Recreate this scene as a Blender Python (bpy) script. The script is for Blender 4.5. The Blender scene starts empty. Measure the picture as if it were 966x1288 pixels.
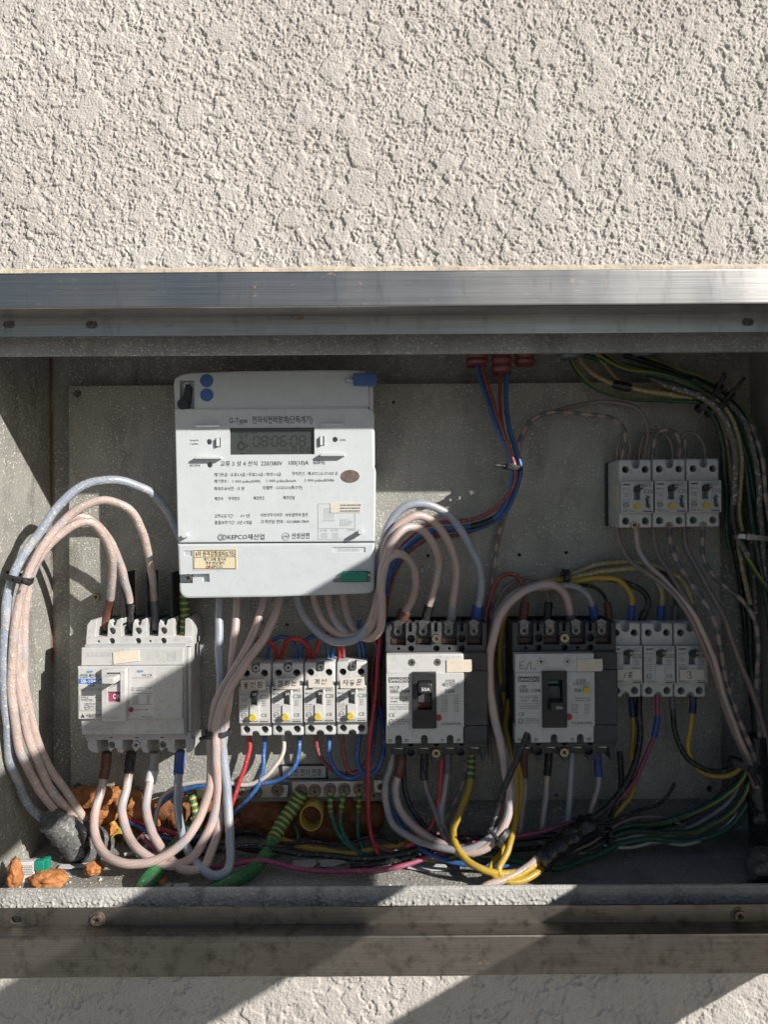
import bpy, bmesh, math, random
import numpy as np
from mathutils import Vector, noise
random.seed(7)
SC = bpy.context.scene
COL = SC.collection

# ------------------------------------------------------------------ camera, sky, sun, exposure
CAMD = 0.85          # metres from the lens to the mounting plate
FOC = 1000.0         # focal length in photograph pixels (966 x 1288)
ROLL = 0.0062
cam_d = bpy.data.cameras.new('camera')
cam_d.sensor_fit = 'VERTICAL'; cam_d.sensor_height = 36; cam_d.sensor_width = 27
cam_d.lens = FOC/1288*36
cam_d.clip_start = 0.01; cam_d.clip_end = 300
cam = bpy.data.objects.new('camera', cam_d); COL.objects.link(cam)
cam.location = (0, -CAMD, 0); cam.rotation_euler = (math.pi/2, ROLL, 0)
SC.camera = cam

SUN = Vector((-1.33, 1.0, -0.765)).normalized()     # the way the light travels
EL = math.asin(-SUN.z); AZ = math.atan2(-SUN.x, -SUN.y)
w = bpy.data.worlds.new('World'); SC.world = w; w.use_nodes = True
nt = w.node_tree; nt.nodes.clear()
sky = nt.nodes.new('ShaderNodeTexSky'); sky.sky_type = 'NISHITA'; sky.sun_disc = False
sky.sun_elevation = EL; sky.sun_rotation = AZ
bg = nt.nodes.new('ShaderNodeBackground'); bg.inputs[1].default_value = 0.05
out = nt.nodes.new('ShaderNodeOutputWorld')
nt.links.new(sky.outputs[0], bg.inputs[0]); nt.links.new(bg.outputs[0], out.inputs[0])
sl = bpy.data.lights.new('sun', 'SUN'); sl.energy = 4.6; sl.angle = math.radians(0.5); sl.color = (1, .955, .89)
so = bpy.data.objects.new('sun', sl); COL.objects.link(so)
so.rotation_euler = SUN.to_track_quat('-Z', 'Y').to_euler(); so.location = (3, -2.5, 2.5)
SC.view_settings.view_transform = 'Standard'; SC.view_settings.look = 'None'
SC.view_settings.exposure = 0.5; SC.view_settings.gamma = 1

# ------------------------------------------------------------------ helpers
cr, sr = math.cos(ROLL), math.sin(ROLL)
def P(px, py, d):
    """a point d metres in front of the mounting plate that the photograph shows at px, py"""
    u, v = (px-483)/FOC, (644-py)/FOC
    k = CAMD-d
    return Vector(((u*cr+v*sr)*k, -d, (-u*sr+v*cr)*k))
BOX_L, BOX_R, BOX_B, BOX_T = -0.364, 0.402, -0.351, 0.188
BOX_BACK, LIP, FLANGE, FRONT, FRONT_LOW, WALL = -0.02, 0.142, 0.164, 0.195, 0.184, 0.178

def tag(o, label=None, cat=None, group=None, kind=None):
    if label: o['label'] = label
    if cat: o['category'] = cat
    if group: o['group'] = group
    if kind: o['kind'] = kind
    return o

def empty(name, loc, label, cat, group=None):
    o = bpy.data.objects.new(name, None); COL.objects.link(o); o.location = loc
    o.empty_display_size = .01
    return tag(o, label, cat, group)

TEXT_CACHE = {}
def text_geo(s, bold=0.0, res=2):
    k = (s, bold, res)
    if k not in TEXT_CACHE:
        cu = bpy.data.curves.new('t', 'FONT'); cu.body = s; cu.resolution_u = res; cu.offset = bold
        o = bpy.data.objects.new('t', cu)
        me = bpy.data.meshes.new_from_object(o)
        vs = [(v.co.x, v.co.y) for v in me.vertices]; fs = [tuple(p.vertices) for p in me.polygons]
        bpy.data.meshes.remove(me); bpy.data.objects.remove(o); bpy.data.curves.remove(cu)
        TEXT_CACHE[k] = (vs, fs)
    return TEXT_CACHE[k]

class MB:
    """collects shapes for ONE mesh; x, z given in photograph pixels about (ox, oz), depth in mm towards the viewer"""
    def __init__(s, ox=0, oz=0, k=1.0, kz=None):
        s.v = []; s.f = []; s.m = []; s.uv = None; s.ox, s.oz, s.k, s.kz = ox, oz, k, kz or k; s.mats = []; s.cur = 0; s.sh = []; s.ang = 20.5
    def mat(s, m):
        if m not in s.mats: s.mats.append(m)
        s.cur = s.mats.index(m); return s
    def pt(s, px, py, d): return ((px-s.ox)*s.k, -d/1000, (s.oz-py)*s.kz)
    def add(s, vs, fs):
        b = len(s.v); s.sh.append((b, len(s.f), len(vs), len(fs))); s.v += [tuple(v) for v in vs]; s.f += [tuple(b+i for i in f) for f in fs]; s.m += [s.cur]*len(fs)
    def box(s, x0, x1, y0, y1, d0, d1, bev=0.0, seg=2, taper=0):
        a = s.pt(x0, y1, d0); b = s.pt(x1, y0, d1); a, b = [min(q) for q in zip(a, b)], [max(q) for q in zip(a, b)]
        bm = bmesh.new(); bmesh.ops.create_cube(bm, size=1)
        for v in bm.verts:
            v.co = Vector([a[i]+(b[i]-a[i])*(v.co[i]+.5) for i in range(3)])
        if bev:
            mn = min(abs(b[i]-a[i]) for i in range(3))*.48
            bmesh.ops.bevel(bm, geom=bm.edges[:], offset=min(bev/1000, mn), segments=seg, profile=.5, affect='EDGES')
        bm.normal_update()
        bm.verts.index_update()
        s.add([v.co[:] for v in bm.verts], [[v.index for v in f.verts] for f in bm.faces]); bm.free(); return s
    def prism(s, poly, d0, d1, bev=0.0, shift=(0, 0)):
        n = len(poly)
        bm = bmesh.new()
        A = [bm.verts.new(s.pt(x, y, d0)) for x, y in poly]
        B = [bm.verts.new(s.pt(x+shift[0], y+shift[1], d1)) for x, y in poly]
        bm.faces.new(A); f2 = bm.faces.new(B[::-1])
        for i in range(n): bm.faces.new((A[i], B[i], B[(i+1) % n], A[(i+1) % n]))
        bm.normal_update(); bmesh.ops.recalc_face_normals(bm, faces=bm.faces[:])
        if bev: bmesh.ops.bevel(bm, geom=[e for e in f2.edges], offset=bev/1000, segments=2, profile=.5, affect='EDGES')
        bm.verts.index_update()
        s.add([v.co[:] for v in bm.verts], [[v.index for v in f.verts] for f in bm.faces]); bm.free(); return s
    def cyl(s, x, y, r, d0, d1, n=20, r1=None, dome=0):
        r1 = r if r1 is None else r1
        c0 = s.pt(x, y, d0); c1 = s.pt(x, y, d1); vs = []
        for c, q in ((c0, r), (c1, r1)):
            for i in range(n):
                a = 2*math.pi*i/n; vs.append((c[0]+q*s.k*math.cos(a), c[1], c[2]+q*s.kz*math.sin(a)))
        fs = [(i, (i+1) % n, n+(i+1) % n, n+i) for i in range(n)] + [tuple(range(n))[::-1]]
        if dome:
            for j, (q, dd) in enumerate(((.8, .5), (.45, .85))):
                b = len(vs)
                for i in range(n):
                    a = 2*math.pi*i/n; vs.append((c1[0]+r1*q*s.k*math.cos(a), c1[1]-dome/1000*dd, c1[2]+r1*q*s.kz*math.sin(a)))
                fs += [(b-n+i, b-n+(i+1) % n, b+(i+1) % n, b+i) for i in range(n)]
            fs.append(tuple(range(len(vs)-n, len(vs))))
        else: fs.append(tuple(range(n, 2*n)))
        s.add(vs, fs); return s
    def ring(s, x, y, r0, r1, d0, d1, n=24, sx=1.0):
        vs = []
        for r, d in ((r0, d0), (r1, d0), (r1, d1), (r0, d1)):
            c = s.pt(x, y, d)
            for i in range(n):
                a = 2*math.pi*i/n; vs.append((c[0]+r*sx*s.k*math.cos(a), c[1], c[2]+r*s.kz*math.sin(a)))
        fs = []
        for j in range(4):
            for i in range(n): fs.append((j*n+i, j*n+(i+1) % n, ((j+1) % 4)*n+(i+1) % n, ((j+1) % 4)*n+i))
        s.add(vs, fs); return s
    def screw(s, x, y, r, d0, d1, slot=True):
        """screw head: dished disc with a raised rim and a flat dark cross painting the shade of its recess"""
        s.cyl(x, y, r, d0, d1-.9, 18, r*.97)
        s.ring(x, y, r*.58, r*.95, d1-.95, d1, 18)
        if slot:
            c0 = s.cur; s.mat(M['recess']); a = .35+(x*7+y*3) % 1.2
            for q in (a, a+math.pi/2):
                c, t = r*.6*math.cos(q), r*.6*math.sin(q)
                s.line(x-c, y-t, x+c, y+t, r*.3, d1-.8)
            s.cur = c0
        return s
    def line(s, x0, y0, x1, y1, wd, d):
        dx, dy = x1-x0, y1-y0; L = math.hypot(dx, dy) or 1; nx, ny = -dy/L*wd/2, dx/L*wd/2
        s.add([s.pt(x0+nx, y0+ny, d), s.pt(x1+nx, y1+ny, d), s.pt(x1-nx, y1-ny, d), s.pt(x0-nx, y0-ny, d)], [(0, 1, 2, 3)]); return s
    def poly(s, pts, wd, d):
        for a, b in zip(pts, pts[1:]): s.line(*a, *b, wd, d)
        return s
    def rect(s, x0, x1, y0, y1, wd, d): return s.poly([(x0, y0), (x1, y0), (x1, y1), (x0, y1), (x0, y0)], wd, d)
    def fill(s, x0, x1, y0, y1, d):
        s.add([s.pt(x0, y1, d), s.pt(x1, y1, d), s.pt(x1, y0, d), s.pt(x0, y0, d)], [(0, 1, 2, 3)]); return s
    def text(s, body, x0, x1, ybase, h, d, bold=.0, res=2, shear=0, rot=0):
        """flat lettering from x0 to x1 (x1 None keeps the natural width), capital height h"""
        vs, fs = text_geo(body, bold, res)
        if not vs: return s
        mn = min(v[0] for v in vs); mx = max(v[0] for v in vs)
        kh = h/.72; kx = kh if x1 is None else (x1-x0)/(mx-mn)
        pts = []
        for vx, vy in vs:
            a = (vx-mn)*kx+vy*kh*shear; b = vy*kh
            pts.append(s.pt(x0+a*math.cos(rot)+b*math.sin(rot), ybase-b*math.cos(rot)+a*math.sin(rot), d))
        s.add(pts, fs); return s
    def pieces(s):
        res = []
        for b, f0, nv, nf in s.sh:
            me = bpy.data.meshes.new('cutter'); me.from_pydata(s.v[b:b+nv], [], [tuple(i-b for i in f) for f in s.f[f0:f0+nf]])
            bm = bmesh.new(); bm.from_mesh(me); bm.normal_update(); bmesh.ops.recalc_face_normals(bm, faces=bm.faces[:]); bm.to_mesh(me); bm.free(); res.append(me)
        return res
    def mesh(s, name):
        me = bpy.data.meshes.new(name); me.from_pydata(s.v, [], s.f)
        for m in s.mats: me.materials.append(m)
        if len(s.mats) > 1: me.polygons.foreach_set('material_index', s.m)
        if s.uv is not None:
            l = me.uv_layers.new(name='UVMap')
            l.data.foreach_set('uv', [c for f in s.f for i in f for c in s.uv[i]])
        me.shade_smooth()
        if s.ang < 180: me.set_sharp_from_angle(angle=math.radians(s.ang))
        me.update()
        return me
    def build(s, name, parent=None, loc=None, cut=None):
        me = s.mesh(name)
        if cut is not None: me = boolean(me, cut.pieces(), len(s.sh) > 1)
        o = bpy.data.objects.new(name, me); COL.objects.link(o)
        if parent: o.parent = parent
        if loc is not None: o.location = loc
        return o

def boolean(me, cms, multi):
    a = bpy.data.objects.new('a', me); COL.objects.link(a); bs = []
    for cm in cms:
        b = bpy.data.objects.new('b', cm); COL.objects.link(b); bs.append(b)
        md = a.modifiers.new('b', 'BOOLEAN'); md.object = b; md.operation = 'DIFFERENCE'; md.solver = 'EXACT'; md.use_self = multi and len(bs) == 1
    dg = bpy.context.evaluated_depsgraph_get(); dg.update()
    r = bpy.data.meshes.new_from_object(a.evaluated_get(dg))
    nm = me.name
    bpy.data.objects.remove(a); bpy.data.meshes.remove(me)
    for b, cm in zip(bs, cms): bpy.data.objects.remove(b); bpy.data.meshes.remove(cm)
    r.name = nm; r.shade_smooth(); r.set_sharp_from_angle(angle=math.radians(20.5))
    return r

def copy_tree(o, parent=None):
    c = o.copy(); COL.objects.link(c)
    if parent: c.parent = parent
    for ch in list(o.children): copy_tree(ch, c)
    return c

# ------------------------------------------------------------------ materials
class NT:
    def __init__(s, name):
        s.m = bpy.data.materials.new(name); s.m.use_nodes = True; s.t = s.m.node_tree
        s.b = s.t.nodes['Principled BSDF']
    def n(s, kind, **kw):
        n = s.t.nodes.new('ShaderNode'+kind)
        for k, v in kw.items():
            if k in ('operation', 'blend_type', 'data_type', 'noise_dimensions', 'feature', 'interpolation'): setattr(n, k, v)
            else: s.set(n.inputs[int(k[1:]) if k[0] == 'i' and k[1:].isdigit() else k], v)
        return n
    def set(s, sock, v):
        if hasattr(v, 'is_linked') or isinstance(v, bpy.types.NodeSocket): s.t.links.new(v, sock)
        else: sock.default_value = v
    def math(s, op, a, b=0.0, c=0.0): return s.n('Math', operation=op, i0=a, i1=b, i2=c).outputs[0]
    def mix(s, f, a, b):
        n = s.t.nodes.new('ShaderNodeMix'); n.data_type = 'RGBA'
        s.set(n.inputs[0], f); s.set(n.inputs[6], rgba(a)); s.set(n.inputs[7], rgba(b)); return n.outputs[2]
    def obj(s): return s.n('TexCoord').outputs['Object']
    def uv(s): return s.n('SeparateXYZ', i0=s.n('TexCoord').outputs['UV']).outputs
    def scale(s, v, sc, off=(0, 0, 0)): return s.n('Mapping', i0=v, i3=sc, i1=off).outputs[0]
    def noise(s, v, sc, det=2, rough=.5): return s.n('TexNoise', Vector=v, Scale=sc, Detail=det, Roughness=rough).outputs['Fac']
    def ramp(s, f, a, b, c=0.0, d=1.0):
        n = s.t.nodes.new('ShaderNodeMapRange'); s.set(n.inputs[0], f)
        for i, v in enumerate((a, b, c, d)): n.inputs[1+i].default_value = v
        return n.outputs[0]
    def bump(s, h, dist, strength=1.0):
        n = s.n('Bump', Height=h, Distance=dist, Strength=strength); s.t.links.new(n.outputs[0], s.b.inputs['Normal']); return n
    def base(s, c): s.set(s.b.inputs['Base Color'], rgba(c))
def rgba(c):
    return (c[0], c[1], c[2], 1.0) if isinstance(c, (tuple, list)) and len(c) == 3 else c

def plain(name, col, rough=.45, metal=0.0, var=.08, vs=60, bump=.00012, bs=900, dirt=0.0, spec=.5, dirtcol=(.16, .13, .1)):
    """moulded or painted surface: slight tone drift, fine relief, grime"""
    N = NT(name); o = N.obj()
    n1 = N.noise(o, vs, 3)
    c = N.mix(N.ramp(n1, .3, .7), tuple(x*(1-var) for x in col), tuple(min(1, x*(1+var)) for x in col))
    if dirt:
        sc = N.noise(N.scale(o, (300, 60, 40), (1, 2, 3)), 1, 4, .75)
        c = N.mix(N.math('MULTIPLY', N.ramp(sc, .62, .72), min(.4, dirt)), c, dirtcol)
        n2 = N.noise(N.scale(o, (1, 1, 1), (3, 1, 2)), vs*2.2, 6, .7)
        c = N.mix(N.math('MULTIPLY', N.ramp(n2, .52, .72), dirt), c, dirtcol)
    N.base(c); N.b.inputs['Metallic'].default_value = metal
    N.set(N.b.inputs['Roughness'], N.ramp(N.noise(o, vs*3, 3), .3, .7, rough*.85, min(1, rough*1.15)))
    N.b.inputs['Specular IOR Level'].default_value = spec
    if bump: N.bump(N.noise(o, bs, 2), bump)
    return N.m

def box_paint(name, col, speck=.5, rust=.3, rough=.4):
    """grey-green enamel with orange-peel relief, pale specks (plaster dust plus painted glints) and rust freckles"""
    N = NT(name); o = N.n('NewGeometry').outputs['Position']
    big = N.noise(o, 14, 4, .6)
    c = N.mix(N.ramp(big, .3, .7), tuple(x*.82 for x in col), tuple(x*1.14 for x in col))
    st = N.noise(N.scale(o, (60, 60, 7)), 1, 4, .6)
    c = N.mix(N.ramp(st, .58, .75, 0, .35), c, tuple(x*.6 for x in col))
    gr = N.noise(N.scale(o, (1, 1, .35), (2, 5, 3)), 26, 6, .68)          # washed-down grime and chalky smears
    c = N.mix(N.ramp(gr, .5, .66, 0, .62), c, (.13, .12, .10))
    ch = N.noise(N.scale(o, (1.6, 1, .6), (8, 1, 4)), 38, 6, .7)
    c = N.mix(N.ramp(ch, .55, .68, 0, .5), c, (.5, .48, .42))
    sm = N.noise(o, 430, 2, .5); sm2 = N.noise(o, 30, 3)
    f = N.math('MULTIPLY', N.ramp(sm, .575, .605), N.ramp(sm2, .38, .62, .3, 1))  # fine specks: part white dust, part paint glints put into the colour
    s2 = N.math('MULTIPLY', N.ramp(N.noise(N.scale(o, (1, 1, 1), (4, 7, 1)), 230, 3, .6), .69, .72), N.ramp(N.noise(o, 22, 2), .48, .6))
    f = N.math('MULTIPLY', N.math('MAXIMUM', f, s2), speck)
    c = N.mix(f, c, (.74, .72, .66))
    r = N.math('MULTIPLY', N.ramp(N.noise(N.scale(o, (1, 1, 1), (9, 2, 5)), 45, 6, .7), .68, .75), rust)
    c = N.mix(r, c, (.16, .06, .025))
    px = N.n('SeparateXYZ', i0=o).outputs   # rust weeping down the welded left corner
    cn = N.math('MULTIPLY', N.ramp(N.math('ABSOLUTE', N.math('ADD', px[0], -BOX_L)), .0012, .0042, 1, 0), N.ramp(N.noise(N.scale(o, (30, 30, 9)), 1, 4, .7), .46, .56))
    cn = N.math('MULTIPLY', cn, N.ramp(N.math('ABSOLUTE', N.math('SUBTRACT', px[1], -BOX_BACK)), .002, .007, 1, 0))
    c = N.mix(N.math('MULTIPLY', cn, .8), c, (.17, .07, .035))
    N.base(c); N.b.inputs['Roughness'].default_value = rough
    N.bump(N.math('ADD', N.noise(o, 420, 2), N.math('MULTIPLY', f, .8)), .0010)
    return N.m

def steel(name, tint=(.60, .61, .63), rough=.3, rust=.5, grime=.0):
    N = NT(name); o = N.n('NewGeometry').outputs['Position']
    br = N.noise(N.scale(o, (9, 500, 1600)), 1, 3, .7)
    bl = N.noise(N.scale(o, (14, 40, 4)), 1, 3, .6)
    c = N.mix(N.ramp(br, .3, .7), tuple(x*.66 for x in tint), tuple(min(1, x*1.12) for x in tint))
    c = N.mix(N.ramp(bl, .42, .7, 0, .5), c, tuple(x*.7 for x in tint))
    sc = N.noise(N.scale(o, (34, 900, 260)), 1, 4, .75)
    c = N.mix(N.ramp(sc, .62, .7, 0, .4), c, tuple(min(1, x*1.5) for x in tint))
    dk = N.noise(N.scale(o, (60, 60, 14), (3, 0, 0)), 1, 5, .7)
    c = N.mix(N.ramp(dk, .56, .7, 0, .55), c, tuple(x*.5 for x in tint))
    if grime:
        g = N.noise(o, 70, 5, .7)
        c = N.mix(N.math('MULTIPLY', N.ramp(g, .5, .7), grime), c, (.10, .08, .065))
    rn = N.math('MULTIPLY', N.ramp(N.noise(o, 62, 5, .7), .65, .71), rust*.8)
    c = N.mix(rn, c, (.28, .12, .05))
    N.base(c)
    N.set(N.b.inputs['Metallic'], N.ramp(rn, 0, 1, 1, .1))
    N.set(N.b.inputs['Roughness'], N.math('ADD', N.ramp(bl, .3, .7, rough, rough+.14), N.math('MULTIPLY', rn, .4)))
    N.bump(br, .00006)
    return N.m

def wire_mat(name, col, kind='plain', col2=(0, 0, 0), dust=.25, rough=.35, period=.012, duty=.5):
    N = NT(name); u, v, _ = N.uv(); o = N.n('NewGeometry').outputs['Position']
    c = N.mix(N.ramp(N.noise(o, 40, 3), .3, .7), tuple(x*.88 for x in col), tuple(min(1, x*1.08) for x in col))
    if kind == 'strand':        # clear sleeve over stranded copper: fine helical strands, patches where the sleeve clouds blue-grey
        ph = N.math('ADD', N.math('MULTIPLY', v, 9.0), N.math('MULTIPLY', u, 55.0))
        s = N.math('SINE', N.math('MULTIPLY', ph, 6.2832))
        c = N.mix(N.ramp(s, -.4, .9, 0, .5), c, tuple(x*.74 for x in col))
        pn = N.noise(N.n('CombineXYZ', i0=N.math('MULTIPLY', u, 42.0), i1=N.math('MULTIPLY', v, .6), i2=N.n('ObjectInfo').outputs['Random']).outputs[0], 1, 3, .5)
        c = N.mix(N.ramp(pn, .56, .63, 0, .65), c, col2)
    if kind == 'dash':
        t = N.math('FRACT', N.math('DIVIDE', u, period))
        wob = N.math('ADD', t, N.ramp(N.noise(o, 110, 3, .7), .25, .75, -.4, .4))
        c = N.mix(N.ramp(wob, duty-.05, duty+.05), c, col2)
    if kind == 'stripe':        # lengthwise stripe
        t = N.math('ABSOLUTE', N.math('SUBTRACT', N.math('FRACT', N.math('ADD', v, N.math('MULTIPLY', u, 1.3))), .5))
        c = N.mix(N.ramp(t, .1, .115, 1, 0), c, col2)
    if kind == 'band':          # stripes round the sleeve
        t = N.math('FRACT', N.math('ADD', N.math('DIVIDE', u, period), N.math('MULTIPLY', N.noise(o, 90, 2), .5)))
        c = N.mix(N.ramp(t, duty-.05, duty+.05), c, col2)
    dn = N.math('MULTIPLY', N.ramp(N.noise(o, 300, 3, .6), .60-.05*(dust > .8), .67-.05*(dust > .8)), dust)
    c = N.mix(dn, c, (.6, .57, .5))
    gm_ = N.ramp(N.noise(o, 75, 5, .7), .5, .72, 0, min(.5, .2+dust*.3))
    c = N.mix(gm_, c, (.21, .19, .17))
    N.base(c); N.b.inputs['Roughness'].default_value = rough
    if kind == 'strand':
        N.b.inputs['Coat Weight'].default_value = .5; N.b.inputs['Coat Roughness'].default_value = .2
    N.bump(N.math('ADD', N.noise(o, 600, 2), dn), .0003)
    return N.m

def stucco_mat():
    N = NT('stucco'); o = N.n('NewGeometry').outputs['Position']
    c = N.mix(N.ramp(N.noise(o, 9, 4, .6), .3, .7), (.47, .442, .41), (.545, .518, .482))
    c = N.mix(N.ramp(N.noise(o, 420, 3, .6), .60, .75, 0, .25), c, (.36, .32, .27))
    N.base(c); N.b.inputs['Roughness'].default_value = .92; N.b.inputs['Specular IOR Level'].default_value = .15
    N.bump(N.noise(o, 900, 3, .6), .0006)
    return N.m

M = {}
M['stucco'] = stucco_mat()
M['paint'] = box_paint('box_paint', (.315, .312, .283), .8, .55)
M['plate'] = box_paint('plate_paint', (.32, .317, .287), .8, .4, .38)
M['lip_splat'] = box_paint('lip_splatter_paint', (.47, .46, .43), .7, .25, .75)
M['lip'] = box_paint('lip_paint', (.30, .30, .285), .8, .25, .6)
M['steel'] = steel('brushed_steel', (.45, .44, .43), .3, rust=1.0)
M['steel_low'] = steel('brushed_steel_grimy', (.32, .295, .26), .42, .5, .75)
M['caulk'] = plain('caulk', (.52, .45, .35), .8, var=.2, vs=90, bump=.0006, bs=300, dirt=.6)
M['meter'] = plain('meter_plastic', (.555, .59, .61), .42, var=.02, dirt=.1)
M['meter2'] = plain('meter_cover_plastic', (.535, .57, .59), .38, var=.02, dirt=.1)
M['lcd'] = plain('lcd_glass', (.05, .056, .056), .12, var=.03, bump=0)
M['lcd_seg'] = plain('lcd_segment', (.026, .029, .028), .3, bump=0)
M['ink'] = plain('ink', (.03, .03, .035), .6, bump=0)
M['ink_grey'] = plain('ink_grey', (.22, .22, .24), .6, bump=0)
M['ink_faint'] = plain('ink_faint', (.40, .41, .43), .6, bump=0)
M['ink_blue'] = plain('ink_blue', (.03, .16, .50), .5, bump=0)
M['ink_red'] = plain('ink_red', (.45, .04, .05), .5, bump=0)
M['ink_white'] = plain('ink_white', (.75, .75, .75), .5, bump=0)
M['white_pl'] = plain('breaker_white_plastic', (.50, .50, .495), .45, var=.05, dirt=.35)
M['white_pl2'] = plain('breaker_cream_plastic', (.56, .56, .55), .45, var=.05, dirt=.35)
M['side_pl'] = plain('breaker_side_plastic', (.40, .41, .42), .45, var=.04, dirt=.3)
M['plate_w'] = plain('breaker_label_plate', (.53, .53, .52), .4, var=.04, dirt=.2)
M['dark_pl'] = plain('charcoal_plastic', (.055, .055, .06), .5, var=.1, dirt=.25, dirtcol=(.22, .21, .19))
M['black_pl'] = plain('black_plastic', (.022, .022, .025), .45, var=.1, dirt=.2, dirtcol=(.14, .13, .12))
M['recess'] = plain('screw_recess_shade', (.015, .014, .013), .7, bump=0)  # for flat cross strips: the shade of the slot as near-black colour
M['black'] = plain('black_gap', (.012, .012, .012), .8, bump=0)
M['tape'] = plain('black_tape', (.018, .018, .02), .17, var=.15, bump=.0012, bs=160, dirt=.2, dirtcol=(.2, .19, .17))
M['tape_dusty'] = plain('dusty_black_tape', (.10, .10, .097), .6, var=.3, vs=130, bump=.0006, bs=420, dirt=1.0, dirtcol=(.40, .39, .37))
M['zinc'] = plain('zinc_screw', (.48, .49, .52), .28, 1.0, var=.1, dirt=.4)
M['brass'] = plain('brass_screw', (.42, .35, .24), .32, 1.0, var=.15, dirt=.5)
M['rustmetal'] = plain('rusty_bolt', (.27, .22, .18), .5, .8, var=.35, vs=300, dirt=.6)
M['bar'] = plain('busbar_metal', (.55, .54, .50), .36, .9, var=.15, vs=80, dirt=.45)
M['dull_screw'] = plain('dull_terminal_screw', (.20, .20, .21), .35, .9, var=.3, vs=300, dirt=.5)
M['lug'] = plain('tinned_lug', (.72, .71, .66), .35, 1.0, var=.15, dirt=.3)
M['copper'] = plain('copper_part', (.06, .03, .026), .5, .2, var=.3, vs=200, dirt=.4)
M['sticker'] = plain('blank_sticker', (.66, .58, .48), .6, var=.06, dirt=.12)
M['sticker_w'] = plain('paper_label', (.62, .58, .52), .6, var=.06, dirt=.15)
M['sticker_y'] = plain('cream_sticker', (.66, .58, .40), .5, var=.03)
M['sticker_br'] = plain('holographic_sticker', (.14, .11, .09), .4, var=.3, vs=300)
M['blue_seal'] = plain('blue_seal', (.05, .12, .34), .35, var=.08)
M['green_seal'] = plain('green_seal', (.015, .24, .17), .3, var=.08)
M['yellow_btn'] = plain('yellow_button', (.62, .45, .05), .4, var=.06)
M['red_pl'] = plain('red_plastic', (.38, .03, .04), .45)
M['dred_pl'] = plain('dull_red_plastic', (.13, .022, .022), .5)
M['magenta_pl'] = plain('magenta_plastic', (.25, .05, .11), .45)
M['foam'] = plain('shaded_orange_foam', (.22, .085, .032), .75, var=.35, vs=70, bump=.003, bs=130, dirt=.55, dirtcol=(.09, .045, .02))  # the sealing foam at the back, its shade put into a darker colour
M['foam2'] = plain('sunlit_orange_foam', (.38, .155, .05), .7, var=.35, vs=90, bump=.0025, bs=150, dirt=.35, dirtcol=(.13, .06, .025))  # same foam at the left, sunlight put into a lighter colour
M['conduit_y'] = plain('yellow_conduit', (.50, .37, .07), .5, var=.1, dirt=.5)
M['conduit_r'] = plain('maroon_conduit', (.24, .07, .075), .5, var=.15, dirt=.45)
M['conduit_g'] = plain('grey_blue_conduit', (.20, .24, .29), .5, var=.2, dirt=.5, dirtcol=(.4, .4, .4))
M['paper'] = plain('white_scrap', (.62, .62, .62), .7, var=.05, dirt=.15)
M['dust'] = plain('plaster_crumbs', (.47, .44, .38), .9, var=.25, vs=200)
M['name_grey'] = plain('nameplate_face', (.44, .45, .46), .4, var=.03)
M['concrete'] = plain('concrete_yard', (.21, .205, .195), .9, var=.15, vs=3, bump=.002, bs=60)
M['door_paint'] = plain('door_paint', (.30, .31, .30), .5, var=.05)
PINK = (.53, .405, .365); HAZE = (.37, .37, .40)
M['w_pink'] = wire_mat('pink_clear_cable', PINK, 'strand', HAZE, .2)
M['w_pinkd'] = wire_mat('pink_clear_cable_dusty', PINK, 'strand', HAZE, .95)
M['w_blue_c'] = wire_mat('grey_blue_clear_cable', (.30, .35, .44), 'strand', (.42, .42, .45), .9)
M['w_blue_c2'] = wire_mat('clear_blue_cable', (.33, .37, .44), 'strand', (.42, .36, .35), .2)
M['w_grey_c'] = wire_mat('grey_clear_cable', (.30, .30, .315), 'strand', (.40, .34, .32), .25)
M['w_dash'] = wire_mat('pink_and_dark_dashed_cable', (.40, .29, .265), 'dash', (.13, .125, .135), .2, .4, .018, .5)
M['w_thin'] = wire_mat('thin_brown_pink_cable', (.26, .19, .175), 'strand', (.15, .145, .155), .2)
M['w_blue'] = wire_mat('blue_cable', (.03, .11, .32), dust=.35)
M['w_blued'] = wire_mat('blue_cable_dusty', (.03, .09, .28), dust=.8)
M['w_red'] = wire_mat('red_cable', (.42, .028, .035), dust=.2)
M['w_dred'] = wire_mat('dull_red_cable', (.25, .055, .06), dust=.4)
M['w_mag'] = wire_mat('magenta_cable', (.36, .07, .14), dust=.3)
M['w_white'] = wire_mat('white_cable', (.52, .49, .44), dust=.3)
M['w_yel'] = wire_mat('yellow_cable', (.46, .30, .035), dust=.3)
M['w_yeld'] = wire_mat('dusty_yellow_cable', (.36, .28, .12), dust=.95)
M['w_black'] = wire_mat('black_cable', (.016, .016, .018), dust=.35)
M['w_grn'] = wire_mat('green_cable_yellow_stripe', (.01, .055, .034), 'stripe', (.30, .33, .05), .2)
M['w_grnp'] = wire_mat('green_cable', (.015, .11, .065), dust=.25)
M['w_grnb'] = wire_mat('thick_green_cable', (.03, .17, .055), dust=.35, rough=.5)
M['w_grey'] = wire_mat('dusty_grey_cable', (.13, .13, .125), dust=1.0, rough=.7)
M['s_brown'] = wire_mat('brown_sleeve', (.115, .042, .028), dust=.15, rough=.5)
M['s_black'] = wire_mat('black_sleeve', (.014, .014, .016), dust=.2, rough=.5)
M['s_grey'] = wire_mat('grey_sleeve', (.30, .30, .32), dust=.15, rough=.5)
M['s_dgrey'] = wire_mat('dark_grey_sleeve', (.12, .12, .135), dust=.2, rough=.5)
M['s_white'] = wire_mat('white_sleeve', (.58, .58, .58), dust=.1, rough=.5)
M['s_blue'] = wire_mat('blue_sleeve', (.025, .075, .30), dust=.15, rough=.5)
M['s_navy'] = wire_mat('navy_sleeve', (.02, .03, .10), dust=.15, rough=.5)
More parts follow.
